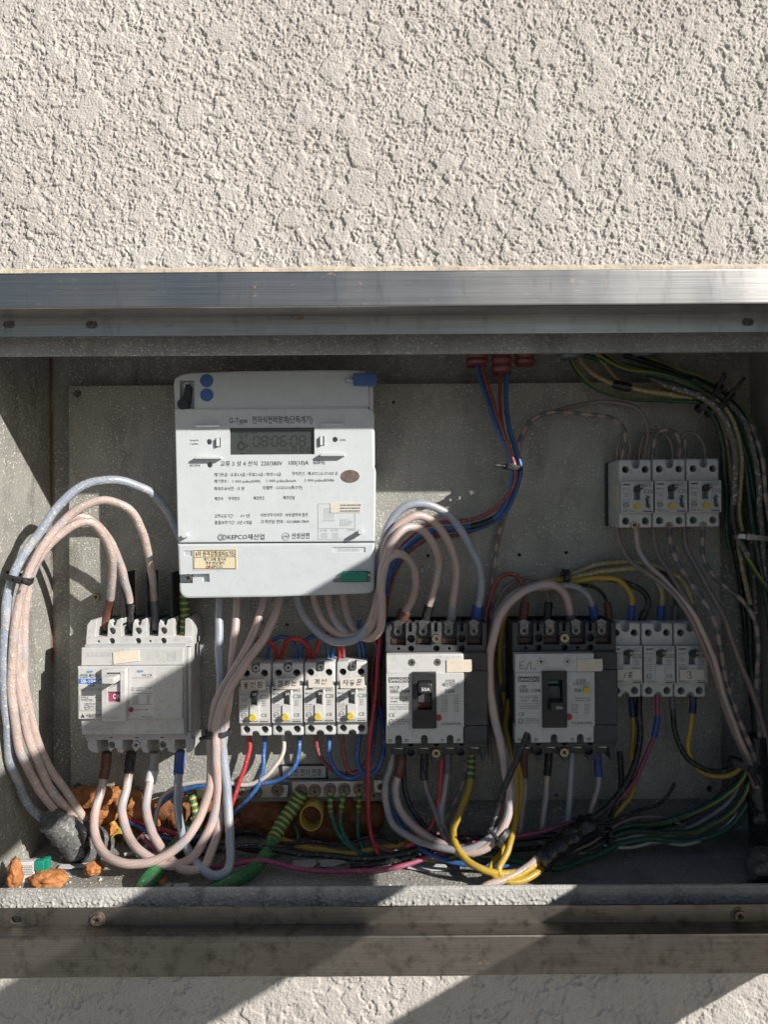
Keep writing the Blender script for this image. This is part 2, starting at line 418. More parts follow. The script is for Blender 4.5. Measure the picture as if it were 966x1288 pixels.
M['s_yg'] = wire_mat('green_yellow_banded_sleeve', (.025, .11, .05), 'band', (.42, .38, .05), .15, .5, .0062, .62)

# ------------------------------------------------------------------ the wall: stucco with real relief
rng = np.random.default_rng(11)
def band_noise(ny, nx, step, lam, width=.45, sx=1.0):
    """unit-variance noise whose features are about lam metres across"""
    fy = np.fft.fftfreq(ny, step)[:, None]; fx = np.fft.rfftfreq(nx, step)[None, :]/sx
    f = np.sqrt(fx*fx+fy*fy)+1e-9
    amp = np.exp(-(np.log(f*lam)/width)**2/2)/f
    a = np.fft.irfft2(np.fft.rfft2(rng.standard_normal((ny, nx)))*amp, s=(ny, nx))
    return (a-a.mean())/a.std()
def stucco_height(ny, nx, step, smooth):
    """sprayed plaster: grains thrown on one by one, then lumps flattened by the trowel"""
    wx = .0009*band_noise(ny, nx, step, .006, .5)+.0022*band_noise(ny, nx, step, .017, .4)
    wz = .0009*band_noise(ny, nx, step, .006, .5)+.0022*band_noise(ny, nx, step, .017, .4)
    gx, gz = np.arange(nx)*step, np.arange(ny)*step
    fine = band_noise(ny, nx, step, .0022, .5); mid = band_noise(ny, nx, step, .008, .5)
    H = .00012*fine+.00022*mid
    W, Hh = nx*step, ny*step; area = W*Hh
    def splat(n, r0, r1, h0, h1, flat, wk, stretch):
        cx, cz = rng.uniform(0, W, n), rng.uniform(0, Hh, n)
        R_ = r0*(r1/r0)**(rng.uniform(0, 1, n)**1.6); hh = rng.uniform(h0, h1, n); an = rng.normal(1.2, .7, n); ec = 1-stretch*rng.uniform(0, 1, n)
        for x, z, r, h, a, e in zip(cx, cz, R_, hh, an, ec):
            m = r*1.35+wk*.005
            i0, i1 = max(0, int((x-m)/step)), min(nx, int((x+m)/step)+2); j0, j1 = max(0, int((z-m)/step)), min(ny, int((z+m)/step)+2)
            if i1-i0 < 2 or j1-j0 < 2: continue
            dx = gx[None, i0:i1]-x+wk*wx[j0:j1, i0:i1]; dz = gz[j0:j1, None]-z+wk*wz[j0:j1, i0:i1]
            c, s_ = math.cos(a), math.sin(a)
            q = np.sqrt(((dx*c+dz*s_)/r)**2+((dz*c-dx*s_)/(r*e))**2)
            base = H[j0:j1, i0:i1]
            if flat:
                t_ = np.clip((1-q)*r/.0011, 0, 1); t_ = t_*t_*(3-2*t_)
                top = h+.00006*fine[j0:j1, i0:i1]+.0001*mid[j0:j1, i0:i1]+.00025*dz/r
                H[j0:j1, i0:i1] = base*(1-t_)+np.maximum(base*.25+top*.75, top)*t_
            else:
                p = h*np.sqrt(np.clip(1-q*q, 0, 1))
                H[j0:j1, i0:i1] = np.maximum(base, p+.25*base)
    k = area/.22
    if smooth:
        splat(int(16000*k), .0008, .0020, .0003, .0010, False, .4, .4)
        splat(int(1500*k), .004, .020, .0009, .0014, True, 1, .5)
    else:
        splat(int(30000*k), .0008, .0021, .0004, .00135, False, .5, .45)
        splat(int(2600*k), .0018, .0040, .0010, .0017, False, .8, .5)
        splat(int(760*k), .0028, .0135, .0012, .0018, True, 1, .55)
        splat(int(2500*k), .0008, .0014, .0009, .0017, False, .5, .4)
    H = H*1.12+.00015*fine
    return np.clip(H, -.0008, .0030)
def grid(x0, x1, z0, z1, step, y, hgt):
    nx = int(round((x1-x0)/step))+1; nz = int(round((z1-z0)/step))+1
    X, Z = np.meshgrid(np.linspace(x0, x1, nx), np.linspace(z0, z1, nz))
    H = hgt(nz, nx, step)
    e = 6
    fade = np.ones_like(H)
    V = np.stack([X, y-H*fade, Z], -1).reshape(-1, 3)
    i = np.arange(nx*nz).reshape(nz, nx)
    F = np.stack([i[:-1, :-1], i[:-1, 1:], i[1:, 1:], i[1:, :-1]], -1).reshape(-1, 4)
    return V, F
def np_mesh(name, parts, m):
    V = np.concatenate([p[0] for p in parts]); off = 0; Fs = []
    for v, f in parts: Fs.append(f+off); off += len(v)
    F = np.concatenate(Fs)
    me = bpy.data.meshes.new(name)
    me.vertices.add(len(V)); me.vertices.foreach_set('co', V.astype(np.float32).ravel())
    me.loops.add(F.size); me.loops.foreach_set('vertex_index', F.astype(np.int32).ravel())
    me.polygons.add(len(F)); me.polygons.foreach_set('loop_start', np.arange(0, F.size, 4, dtype=np.int32))
    me.update(calc_edges=True); me.materials.append(m); me.shade_smooth()
    o = bpy.data.objects.new(name, me); COL.objects.link(o); return o
def quad(x0, x1, z0, z1, y): return (np.array([(x0, y, z0), (x1, y, z0), (x1, y, z1), (x0, y, z1)], float), np.array([[0, 1, 2, 3]]))
WT, WB = 0.2105, -0.3815       # edges of the opening in the wall, under the steel frame
FX0, FX1 = -.42, .42
parts = [grid(FX0, FX1, WT-.004, .47, .0007, -WALL, lambda a, b, c: stucco_height(a, b, c, False)),
         grid(FX0, FX1, -.48, WB+.004, .00085, -WALL, lambda a, b, c: stucco_height(a, b, c, True))]
parts += [quad(-3, FX0, -1.5, 2.5, -WALL), quad(FX1, 3, -1.5, 2.5, -WALL), quad(FX0, FX1, .47, 2.5, -WALL), quad(FX0, FX1, -1.5, -.48, -WALL)]
wall = np_mesh('stucco_wall', parts, M['stucco'])
tag(wall, 'sunlit beige stucco wall with rough spattered plaster around the steel meter box', 'wall')
gm = MB(); gm.mat(M['concrete']); gm.add([(-60, -60, -1.5), (60, -60, -1.5), (60, 1, -1.5), (-60, 1, -1.5)], [(0, 1, 2, 3)])
tag(gm.build('ground'), kind='structure')

# ------------------------------------------------------------------ the box
box = empty('meter_box', (0, 0, BOX_B), 'grey green painted steel meter box set in the stucco wall behind a stainless frame', 'electrical cabinet')
LOC0 = (0, 0, -BOX_B)
def wbox(mb, x0, x1, z0, z1, d0, d1, bev=0): return mb.box(x0, x1, -z1, -z0, d0*1000, d1*1000, bev)
def bpart(name, m, *boxes, bev=0, parent=None):
    mb = MB(); mb.mat(m)
    for b in boxes: wbox(mb, *b, bev)
    return mb.build(name, parent or box, LOC0 if not parent else None)
t = .002
bpart('back_panel', M['paint'], (BOX_L-t, BOX_R+t, BOX_B-t, BOX_T+t, BOX_BACK-t, BOX_BACK))
bpart('side_panel', M['paint'], (BOX_L-t, BOX_L, BOX_B, BOX_T, BOX_BACK, LIP-.002))
bpart('side_panel', M['paint'], (BOX_R, BOX_R+t, BOX_B, BOX_T, BOX_BACK, LIP-.002))
bpart('floor_panel', M['paint'], (BOX_L, BOX_R, BOX_B-t, BOX_B, BOX_BACK, LIP-.002))
bpart('ceiling_panel', M['paint'], (BOX_L, BOX_R, BOX_T, BOX_T+t, BOX_BACK, LIP-.002))
ZT, ZB = .1409, -.3345             # visible edges of the painted lip
bpart('upper_lip', M['lip'], (BOX_L-.03, BOX_R+.03, ZT, .2, LIP-.006, LIP), bev=2)
def lip_h(a, b, c):
    r = .8*band_noise(a, b, c, .0045, .4)+.5*band_noise(a, b, c, .012, .4)-.2
    g = np.linspace(0, 1, a)[:, None]
    return .0010*np.clip(r, -.3, 1.5)*np.clip((1-g)*3.2, 0.05, 1)
V, F = grid(BOX_L-.03, BOX_R+.03, -.368, ZB-.0025, .0009, -LIP-.0004, lip_h)
lp = np_mesh('lower_lip_face', [(V, F)], M['lip_splat']); lp.parent = box; lp.location = LOC0
bpart('lower_lip', M['lip_splat'], (BOX_L-.03, BOX_R+.03, -.372, ZB, LIP-.006, LIP-.0002), bev=2.5)
bpart('side_lip', M['lip'], (BOX_L-.03, BOX_L+.001, ZB+.001, ZT-.001, LIP-.006, LIP-.001), bev=2)
bpart('side_lip', M['lip'], (BOX_R-.001, BOX_R+.03, ZB+.001, ZT-.001, LIP-.006, LIP-.001), bev=2)

# stainless frame: slotted flange, step, raised outer band
def rail(name, m, top, slots, grooved):
    """one long rail; px rows are read on their own depths"""
    if top: fz0, fz1, bz0, bz1 = (644-420.5)*.686/1000, (644-391)*.686/1000, (644-385.5)*.655/1000, (644-340)*.655/1000
    else: fz0, fz1, bz0, bz1 = -(1174-644)*.686/1000, -(1140.5-644)*.686/1000, -(1228-644)*.666/1000, -(1177-644)*.666/1000
    mb = MB(); mb.mat(m)
    x0, x1 = BOX_L-.075, BOX_R+.05
    mb.box(x0, x1, -fz1, -fz0, FLANGE*1000-2, FLANGE*1000)
    wb = MB(); wb.mat(m)
    wbox(wb, x0, x1, bz0, bz1, WALL-.02, FRONT if top else FRONT_LOW, 1.6)
    cut = None
    if slots:
        cut = MB()
        for sx, sy in slots:
            p = P(sx, sy, FLANGE)
            h = .0035
            pts = []
            for i in range(16):
                a = 2*math.pi*i/16; pts.append((p.x+(.0017 if math.cos(a) > 0 else -.0017)+h*math.cos(a), -p.z+h*math.sin(a)))
            cut.prism(pts, FLANGE*1000-6, FLANGE*1000+3)
    r = mb.build('flange', None, None, cut)
    return r, wb.build(name)
fr = empty('frame_rail_pair', (0, 0, 0), '', '')
bpy.data.objects.remove(fr)
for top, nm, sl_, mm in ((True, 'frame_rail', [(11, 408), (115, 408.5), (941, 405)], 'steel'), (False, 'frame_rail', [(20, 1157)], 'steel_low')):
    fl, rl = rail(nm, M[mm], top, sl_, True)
    rl.parent = box; rl.location = LOC0
    fl.parent = rl
    if not top:
        for sx, sy in ((122, 1156), (930, 1151)):
            p = P(sx, sy, FLANGE); s = MB(); s.mat(M['rustmetal']); s.ox, s.oz = -p.x, p.z
            s = MB(0, 0, .0007); s.mat(M['rustmetal']); s.screw(0, 0, 7, FLANGE*1000, FLANGE*1000+3)
            s.ring(0, 0, 7.2, 9.5, FLANGE*1000, FLANGE*1000+.8)
            so_ = s.build('screw', rl); so_.location = (p.x, 0, p.z)
for x0, x1 in ((BOX_L-.075, BOX_L-.045), (BOX_R+.02, BOX_R+.05)):
    bpart('frame_rail', M['steel'], (x0, x1, -.3485, .168, WALL-.02, FRONT-.0006), bev=1.5)
cm = MB(); cm.mat(M['caulk'])
xs = np.linspace(BOX_L-.08, BOX_R+.06, 260)
ring = []
for x in xs:
    j = .0006*noise.noise((x*60, 0, 0)); ring.append([(x, -WALL+.002, .1985), (x, -WALL-.0035+j, .1992), (x, -WALL-.0032+j, .2052+j), (x, -WALL-.0005, .2078+1.5*j), (x, -WALL+.004, .2085)])
vs = [p for r in ring for p in r]; cm.add(vs, [(i*5+k, i*5+k+1, i*5+k+6, i*5+k+5) for i in range(len(xs)-1) for k in range(4)])
tag(cm.build('caulk_bead', box, LOC0))

# mounting plate with its holes
pl = MB(); pl.mat(M['plate'])
a = P(85, 485, 0); b = P(909, 1005, 0)
wbox(pl, a.x, b.x, b.z, a.z, -.0022, 0, .8)
cut = MB()
for x, y, r in ((97, 495, 5), (98, 990, 5.5), (538.5, 699, 2), (653.5, 698, 2.2), (712.5, 695, 2.2), (495, 506, 2), (331, 783, 1.3), (361, 786, 2), (700, 1000, 2.5), (893, 992, 4)):
    p = P(x, y, 0); c2 = MB(); 
    cut.cyl(p.x, -p.z, r*.00085, -8, 4, 14)
plate = pl.build('mounting_plate', box, LOC0, cut)
for x, y, m in ((121, 751, 'brass'), (897, 497, 'zinc'), (470, 1000, 'brass')):
    p = P(x, y, 0); s = MB(0, 0, .00085); s.mat(M[m]); s.screw(0, 0, 4.6, 0, 2.4)
    o = s.build('screw', plate); o.location = (p.x, 0, p.z)

# the door, swung open to the right, with two long viewing slots
HX = .43
dr = MB(); dr.mat(M['door_paint'])
D0, D1 = .197, .197+.80
def dpanel(z0, z1, d0, d1): wbox(dr, HX-.001, HX+.018, z0, z1, d0, d1)
zs = [-.316, -.185, -.088, .036, .140, .212]
T1, T2 = D0+.125, D0+.70
dpanel(zs[0], zs[1], D0, D1); dpanel(zs[2], zs[3], D0, D1); dpanel(zs[4], zs[5], D0, D1)
for z0, z1 in ((zs[1], zs[2]), (zs[3], zs[4])): dpanel(z0, z1, D0, T1); dpanel(z0, z1, T2, D1)
door = dr.build('door', box, LOC0)

# ------------------------------------------------------------------ wires
def spline(pts, step=.0022):
    p = [Vector(q) for q in pts]
    p = [p[0]*2-p[1]]+p+[p[-1]*2-p[-2]]
    outp = []
    for i in range(1, len(p)-2):
        p0, p1, p2, p3 = p[i-1:i+3]
        n = max(2, int((p2-p1).length/step))
        al = .5
        t0 = 0; t1 = t0+max((p1-p0).length, 1e-5)**al; t2 = t1+max((p2-p1).length, 1e-5)**al; t3 = t2+max((p3-p2).length, 1e-5)**al
        for k in range(n):
            tt = t1+(t2-t1)*k/n
            A1 = p0*((t1-tt)/(t1-t0))+p1*((tt-t0)/(t1-t0)); A2 = p1*((t2-tt)/(t2-t1))+p2*((tt-t1)/(t2-t1)); A3 = p2*((t3-tt)/(t3-t2))+p3*((tt-t2)/(t3-t2))
            B1 = A1*((t2-tt)/(t2-t0))+A2*((tt-t0)/(t2-t0)); B2 = A2*((t3-tt)/(t3-t1))+A3*((tt-t1)/(t3-t1))
            outp.append(B1*((t2-tt)/(t2-t1))+B2*((tt-t1)/(t2-t1)))
    outp.append(p[-2]); return outp
def tube(mb, path, radii, n=9, cap=True, rough=0, wrap=None):
    m = len(path); mb.ang = 62
    if not hasattr(radii, '__len__'): radii = [radii]*m
    tans = [(path[min(i+1, m-1)]-path[max(i-1, 0)]).normalized() for i in range(m)]
    ref = Vector((0, 1, 0)) if abs(tans[0].y) < .9 else Vector((1, 0, 0))
    nrm = (ref-tans[0]*ref.dot(tans[0])).normalized()
    vs = []; uv = []; L = 0
    for i in range(m):
        if i: L += (path[i]-path[i-1]).length
        nrm = (nrm-tans[i]*nrm.dot(tans[i])).normalized(); bi = tans[i].cross(nrm)
        for j in range(n+1):
            a = 2*math.pi*j/n; r = radii[i]
            if wrap: r *= 1+wrap[1]*(((L/wrap[0]+j/n) % 1.0)-.5)
            if rough: r *= 1+rough*noise.noise(path[i]*90+Vector((math.cos(a), math.sin(a), 0))*1.4)
            vs.append(path[i]+nrm*(r*math.cos(a))+bi*(r*math.sin(a))); uv.append((L, j/n))
    q = n+1
    fs = [(i*q+j, (i+1)*q+j, (i+1)*q+j+1, i*q+j+1) for i in range(m-1) for j in range(n)]
    if cap: fs += [tuple(range(n)), tuple(range((m-1)*q, (m-1)*q+n))[::-1]]
    if mb.uv is None: mb.uv = [(0, 0)]*len(mb.v)
    mb.add(vs, fs); mb.uv += uv
    return mb
PL0, PL1 = P(85, 485, 0), P(909, 1005, 0)
def solve(px, py, d, r):
    """keep the wire clear of the plate, floor and side walls along its line of sight"""
    p = P(px, py, d)
    back = r if (PL0.x < p.x < PL1.x and PL1.z < p.z < PL0.z) else BOX_BACK+r
    d = max(d, back); p = P(px, py, d)
    if p.z < BOX_B+r and py > 700: d = min(LIP-.008-r, CAMD+(BOX_B+r)/((py-644)/FOC)*1.0); p = P(px, py, d)
    if p.x < BOX_L+r and px < 300: d = min(.14, CAMD-(-BOX_L-r)/((483-px)/FOC)); p = P(px, py, d)
    if p.x > BOX_R-r: d = min(.14, CAMD-(BOX_R-r)/((px-483)/FOC)); p = P(px, py, d)
    return p
def wire(label, pts, r, m, sleeves=(), name='cable', cat='cable', group=None, n=9):
    """pts: (px, py, depth in mm); r in px; sleeves: (end, length px, material[, swell])"""
    dm = sum(q[2] for q in pts)/len(pts)/1000
    R = r*(CAMD-dm)/1000
    path = spline([(P(q[0], q[1], q[2]/1000) if len(q) > 3 else solve(q[0], q[1], q[2]/1000, R)) for q in pts])
    sd = Vector((len(label)*1.7, pts[0][0]*.11, pts[0][1]*.07)); n0 = len(path)-1
    for i in range(1, n0):      # cables are never perfectly fair: slow wander and slight kinks
        e = min(1, i/8, (n0-i)/8); q = path[i]*24+sd
        path[i] = path[i]+Vector((noise.noise(q), .6*noise.noise(q+Vector((9, 3, 1))), noise.noise(q+Vector((1, 7, 5)))))*(.0019*e)+Vector((noise.noise(q*3.1), 0, noise.noise(q*3.1+Vector((4, 4, 4)))))*(.0005*e)
    o0 = path[0].copy(); path = [p-o0 for p in path]
    mb = MB(); mb.mat(M[m]); tube(mb, path, R, n)
    o = mb.build(name); o.location = o0; tag(o, label, cat, group)
    for sv in sleeves:
        end, ln, sm = sv[:3]; sw = sv[3] if len(sv) > 3 else 1.25
        off = sv[4]*CAMD/1000 if len(sv) > 4 else 0
        pp = path if end == 's' else path[::-1]
        sub = []; L = 0
        for i, q in enumerate(pp):
            if i: L += (q-pp[i-1]).length
            if L >= off: sub.append(q)
            if L > off+ln*CAMD/1000 and len(sub) > 2: break
        k = len(sub)
        rad = [R*sw*(1 if 0 < i < k-1 else .93) for i in range(k)]
        sb = MB(); sb.mat(M[sm]); tube(sb, sub, rad, 12)
        sb.build('tape_wrap' if sm == 'tape' else 'sleeve', o)
    return o
G_LOOP = 'thick cables looping on the left side of the box'
# A: four thick cables looping left from the white breaker down to the taped conduit
wire('grey blue clear cable, outermost of the left loop, running behind the meter', [(232, 690, 30), (214, 652, 40), (196, 627, 50), (170, 611, 62), (140, 603, 75), (108, 609, 84), (78, 632, 92), (52, 665, 100), (28, 700, 108), (12, 742, 115), (6, 800, 115), (6, 870, 112), (12, 950, 95), (30, 1000, 75), (60, 1036, 55), (90, 1054, 45)], 5.8, 'w_blue_c', group=G_LOOP)
wire('dusty pink clear cable with grey sleeve on third pole of white breaker, second loop', [(196, 792, 30), (193, 760, 32), (191, 725, 42), (183, 680, 60), (163, 643, 78), (133, 630, 88), (102, 639, 95), (72, 664, 102), (46, 700, 110), (27, 742, 115), (17, 800, 115), (15, 870, 112), (27, 950, 98), (56, 1003, 75), (92, 1042, 50)], 5.4, 'w_pinkd', [('s', 36, 's_dgrey', 1.1)], group=G_LOOP)
wire('dusty pink clear cable with black sleeve on second pole of white breaker, looping left', [(166, 792, 30), (164, 765, 32), (158, 735, 45), (147, 700, 60), (128, 667, 75), (103, 650, 85), (76, 662, 93), (52, 690, 100), (33, 726, 107), (24, 775, 110), (22, 850, 108), (36, 930, 95), (66, 995, 72), (98, 1036, 48)], 5.4, 'w_pinkd', [('s', 34, 's_black', 1.15)], group=G_LOOP)
wire('dusty pink clear cable with brown sleeve on first pole, innermost left loop', [(133, 792, 30), (136, 765, 32), (141, 735, 48), (141, 705, 62), (132, 677, 75), (113, 657, 88), (88, 662, 96), (62, 684, 102), (42, 718, 105), (32, 765, 105), (30, 850, 103), (46, 930, 88), (78, 990, 65), (106, 1030, 45)], 5.3, 'w_pinkd', [('s', 40, 's_brown', 1.12)], group=G_LOOP)
wire('green and yellow sleeved lead going up behind the meter from white breaker', [(231, 800, 30), (231, 770, 30), (230, 745, 30), (231, 700, 20)], 5.2, 'w_grnp', [('s', 60, 's_yg', 1.15)])
# B: from the bottom of the white breaker round the tied bundle and up behind the meter
G_B = 'thick pink cables from the white breaker to the meter'
wire('pink clear cable with brown sleeve under first pole of white breaker', [(134, 946, 30), (133, 962, 30), (127, 992, 38), (118, 1022, 52), (119, 1052, 70), (135, 1077, 90), (165, 1086, 100), (200, 1080, 100), (235, 1055, 95), (257, 1015, 85), (266, 965, 82), (266, 922, 82), (273, 882, 80), (292, 845, 70), (318, 800, 52), (334, 752, 36), (338, 720, 25)], 5.7, 'w_pink', [('s', 30, 's_brown', 1.15)], group=G_B)
wire('pink clear cable with black sleeve under second pole of white breaker', [(165, 946, 30), (163, 962, 30), (159, 990, 40), (153, 1020, 55), (160, 1050, 72), (178, 1073, 90), (212, 1088, 100), (243, 1077, 95), (262, 1045, 88), (274, 1000, 82), (272, 950, 90), (272, 915, 90), (284, 872, 85), (306, 838, 72), (334, 798, 55), (351, 755, 38), (354, 720, 25)], 5.7, 'w_pink', [('s', 26, 's_black', 1.2)], group=G_B)
wire('pale clear cable with white and grey sleeve under third pole of white breaker', [(194, 946, 30), (192, 962, 30), (188, 990, 40), (184, 1015, 52), (191, 1045, 70), (207, 1073, 88), (232, 1093, 102), (256, 1090, 100), (270, 1060, 90), (278, 1000, 76), (278, 950, 74), (282, 915, 74), (288, 870, 66), (293, 820, 50), (296, 780, 42), (299, 752, 36), (300, 720, 25)], 5.6, 'w_pink', [('s', 32, 's_grey', 1.15), ('s', 12, 's_white', 1.35, 22)], group=G_B)
wire('grey blue clear cable with dark blue sleeve under fourth pole of white breaker', [(226, 944, 30), (226, 962, 30), (224, 990, 40), (223, 1018, 52), (230, 1052, 70), (246, 1084, 95), (268, 1101, 108), (284, 1094, 104), (289, 1060, 94), (286, 1000, 84), (281, 950, 80), (278, 915, 80), (276, 870, 66), (275, 820, 50), (275, 780, 42), (276, 752, 36), (276, 720, 25)], 5.6, 'w_blue_c2', [('s', 28, 's_blue', 1.25)], group=G_B)
# C: from the meter, U-turn, over to the 50 A breaker
G_C = 'clear cables arching from the meter to the middle breaker'
wire('clear blue cable on fourth pole of the middle breaker, highest of the four arches', [(372, 735, 30), (376, 762, 36), (393, 790, 46), (418, 806, 55), (446, 803, 64), (466, 780, 68), (474, 745, 70), (478, 705, 72), (488, 664, 72), (507, 641, 72), (533, 634, 70), (560, 645, 64), (585, 675, 56), (602, 708, 46), (605, 742, 38), (600, 770, 32), (599, 792, 30)], 5.1, 'w_blue_c2', [('e', 28, 's_blue', 1.5)], group=G_C)
wire('pink clear cable with grey tape on third pole of middle breaker, second arch', [(393, 735, 30), (397, 762, 36), (412, 790, 46), (434, 801, 55), (456, 794, 64), (472, 765, 74), (480, 725, 80), (488, 684, 80), (504, 658, 78), (526, 648, 74), (550, 660, 64), (569, 695, 52), (575, 730, 40), (569, 765, 32), (566, 792, 30)], 5.2, 'w_pink', [('e', 28, 's_grey', 1.2)], group=G_C)
wire('pink clear cable with black sleeve on second pole of middle breaker, third arch', [(412, 735, 30), (416, 762, 36), (427, 788, 48), (446, 803, 58), (466, 792, 66), (477, 760, 80), (481, 725, 88), (490, 690, 88), (508, 666, 84), (528, 667, 74), (546, 688, 60), (552, 714, 46), (545, 745, 36), (537, 768, 32), (532, 792, 30)], 5.2, 'w_pink', [('e', 30, 's_black', 1.2)], group=G_C)
wire('pink clear cable with brown tape on first pole of middle breaker, lowest arch', [(432, 735, 30), (435, 765, 38), (446, 792, 52), (464, 803, 64), (478, 790, 76), (481, 760, 86), (479, 730, 92), (487, 706, 90), (503, 697, 82), (517, 706, 70), (524, 730, 54), (517, 757, 40), (507, 775, 33), (503, 793, 30)], 5.2, 'w_pink', [('e', 24, 's_brown', 1.6)], group=G_C)
# D: jumpers over the four small breakers
G_DR = 'red jumpers over the four small breakers'; G_DB = 'blue jumpers over the four small breakers'
wire('red jumper arching over the leftmost small breaker', [(309, 842, 22), (311, 822, 30), (320, 806, 36), (335, 804, 36), (347, 816, 28), (351, 842, 22)], 2.7, 'w_red', group=G_DR)
wire('red jumper arching from second to third small breaker', [(354, 842, 22), (356, 820, 28), (364, 805, 36), (377, 804, 36), (388, 818, 28), (391, 842, 22)], 2.7, 'w_red', group=G_DR)
wire('red jumper arching from third to fourth small breaker', [(394, 842, 22), (396, 820, 28), (403, 802, 30), (415, 797, 30), (425, 808, 28), (428, 842, 22)], 2.7, 'w_red', group=G_DR)
wire('red wire rising from fourth small breaker towards the middle breaker', [(432, 842, 22), (431, 820, 26), (432, 806, 30), (445, 798, 30), (462, 800, 30), (474, 812, 30), (478, 840, 26), (477, 890, 20)], 2.6, 'w_dred')
wire('blue jumper arching over first and second small breakers', [(336, 842, 20), (337, 818, 22), (343, 805, 22), (356, 800, 22), (369, 807, 22), (375, 842, 20)], 2.6, 'w_blue', group=G_DB)
wire('blue jumper arching over second and third small breakers', [(378, 842, 20), (379, 818, 22), (386, 804, 22), (398, 799, 22), (409, 808, 22), (414, 842, 20)], 2.6, 'w_blue', group=G_DB)
wire('blue jumper arching over third and fourth small breakers', [(418, 842, 20), (418, 818, 22), (425, 806, 20), (440, 800, 20), (450, 810, 20), (454, 842, 20)], 2.6, 'w_blue', group=G_DB)
wire('short blue lead standing up at the right end of the small breakers', [(458, 842, 20), (457, 818, 22), (453, 800, 20), (451, 780, 15)], 2.5, 'w_blue')
# E: from the maroon conduits
wire('blue wire from left maroon conduit, outermost down to the small breakers', [(600, 448, 20), (602, 470, 22), (612, 502, 28), (624, 535, 34), (636, 562, 38), (645, 592, 40), (641, 622, 38), (625, 648, 32), (600, 660, 28), (565, 664, 26), (538, 669, 24), (512, 686, 22), (494, 710, 20), (482, 745, 18), (475, 800, 18), (472, 870, 20), (471, 930, 24), (462, 966, 30), (444, 978, 32), (428, 975, 32), (416, 958, 32), (414, 935, 28), (415, 920, 25)], 3.0, 'w_blue', [('s', 30, 'tape', 1.3, 213)])
wire('blue wire from middle maroon conduit, joining the tied pair by the striped lead', [(638, 470, 22), (637, 500, 24), (640, 535, 30), (648, 566, 36), (654, 592, 40), (648, 622, 36), (630, 650, 28), (600, 665, 22), (560, 668, 20), (530, 677, 18), (504, 700, 16), (488, 735, 14), (480, 800, 14), (478, 880, 18), (482, 935, 24), (476, 966, 30), (461, 976, 32), (451, 962, 32), (450, 940, 28), (453, 920, 25)], 3.0, 'w_blue')
wire('dull red wire from left maroon conduit running with the blue wires', [(606, 448, 24), (610, 470, 26), (620, 505, 32), (632, 540, 38), (641, 570, 42), (648, 598, 44), (638, 625, 42), (612, 647, 34), (580, 655, 30), (545, 659, 26), (520, 672, 22), (500, 696, 18), (486, 730, 14), (476, 790, 14), (468, 860, 24), (467, 925, 28), (458, 965, 30), (442, 974, 30), (433, 955, 28), (430, 920, 25)], 2.6, 'w_dred')
wire('dull red wire from middle maroon conduit running behind the striped tie', [(630, 470, 22), (630, 500, 24), (631, 530, 28), (638, 560, 34), (646, 590, 36), (644, 622, 30), (620, 655, 20), (580, 672, 16), (545, 676, 14), (512, 696, 12), (494, 730, 10), (484, 790, 10), (474, 870, 14), (470, 930, 18), (450, 970, 24), (420, 970, 26), (403, 952, 26), (395, 920, 25)], 2.4, 'w_dred')
wire('bright red wire hanging down past the earth bar to the box floor', [(478, 800, 40), (474, 850, 42), (468, 905, 44), (463, 945, 44), (463, 985, 42), (464, 1020, 42), (467, 1050, 46), (476, 1075, 60)], 2.9, 'w_red')
# F: below the four small breakers
wire('bright red wire from the bottom of leftmost small breaker', [(312, 922, 26), (313, 940, 28), (309, 958, 32), (301, 985, 38), (291, 1012, 42), (274, 1040, 46), (250, 1052, 40), (215, 1046, 30), (180, 1035, 20), (160, 1028, 10)], 3.0, 'w_red')
wire('blue wire from the bottom of leftmost small breaker', [(333, 922, 26), (332, 940, 28), (331, 965, 34), (322, 992, 38), (300, 1018, 42), (272, 1042, 46), (240, 1058, 40), (205, 1053, 30), (172, 1038, 20), (158, 1030, 8)], 2.9, 'w_blue')
wire('white wire curving left from the bottom of second small breaker', [(356, 922, 26), (356, 942, 30), (348, 962, 34), (332, 979, 36), (310, 988, 36), (285, 986, 34), (255, 983, 30), (225, 988, 26), (206, 1002, 24), (198, 1022, 24), (194, 1050, 26), (180, 1068, 34), (155, 1076, 40)], 2.8, 'w_white')
wire('blue wire curving left from the bottom of second small breaker', [(377, 922, 26), (376, 945, 32), (370, 966, 36), (353, 981, 38), (325, 986, 36), (285, 990, 32), (245, 990, 28), (215, 1000, 24), (197, 1018, 22), (190, 1040, 20)], 2.9, 'w_blue')
# G: earth
wire('thick green earth cable with banded sleeve going down from the earth bar', [(380, 996, 18), (372, 1008, 20), (358, 1030, 30), (344, 1056, 48), (333, 1078, 68), (315, 1096, 90), (292, 1108, 102), (268, 1119, 110, 1), (252, 1132, 114, 1)], 8.6, 'w_grnb', [('s', 66, 's_yg', 1.08)], name='earth_cable')
for i, (q, lb) in enumerate((([(415, 994, 16), (415, 1004, 18), (416, 1022, 22), (424, 1045, 30), (438, 1064, 38), (458, 1076, 50)], 'green earth wire with banded sleeve on third bolt of the earth bar'),
        ([(433, 994, 16), (431, 1006, 18), (428, 1026, 22), (431, 1046, 30), (444, 1066, 40), (466, 1078, 52)], 'green earth wire with banded sleeve on fourth bolt of the earth bar'),
        ([(452, 994, 16), (452, 1006, 18), (450, 1030, 22), (450, 1050, 28), (458, 1068, 40), (478, 1080, 54)], 'green earth wire with banded sleeve on rightmost bolt of the earth bar'))):
    wire(lb, q, 2.9, 'w_grnp', [('s', 24, 's_yg', 1.25)], name='earth_wire', group='green wires on the earth bar')
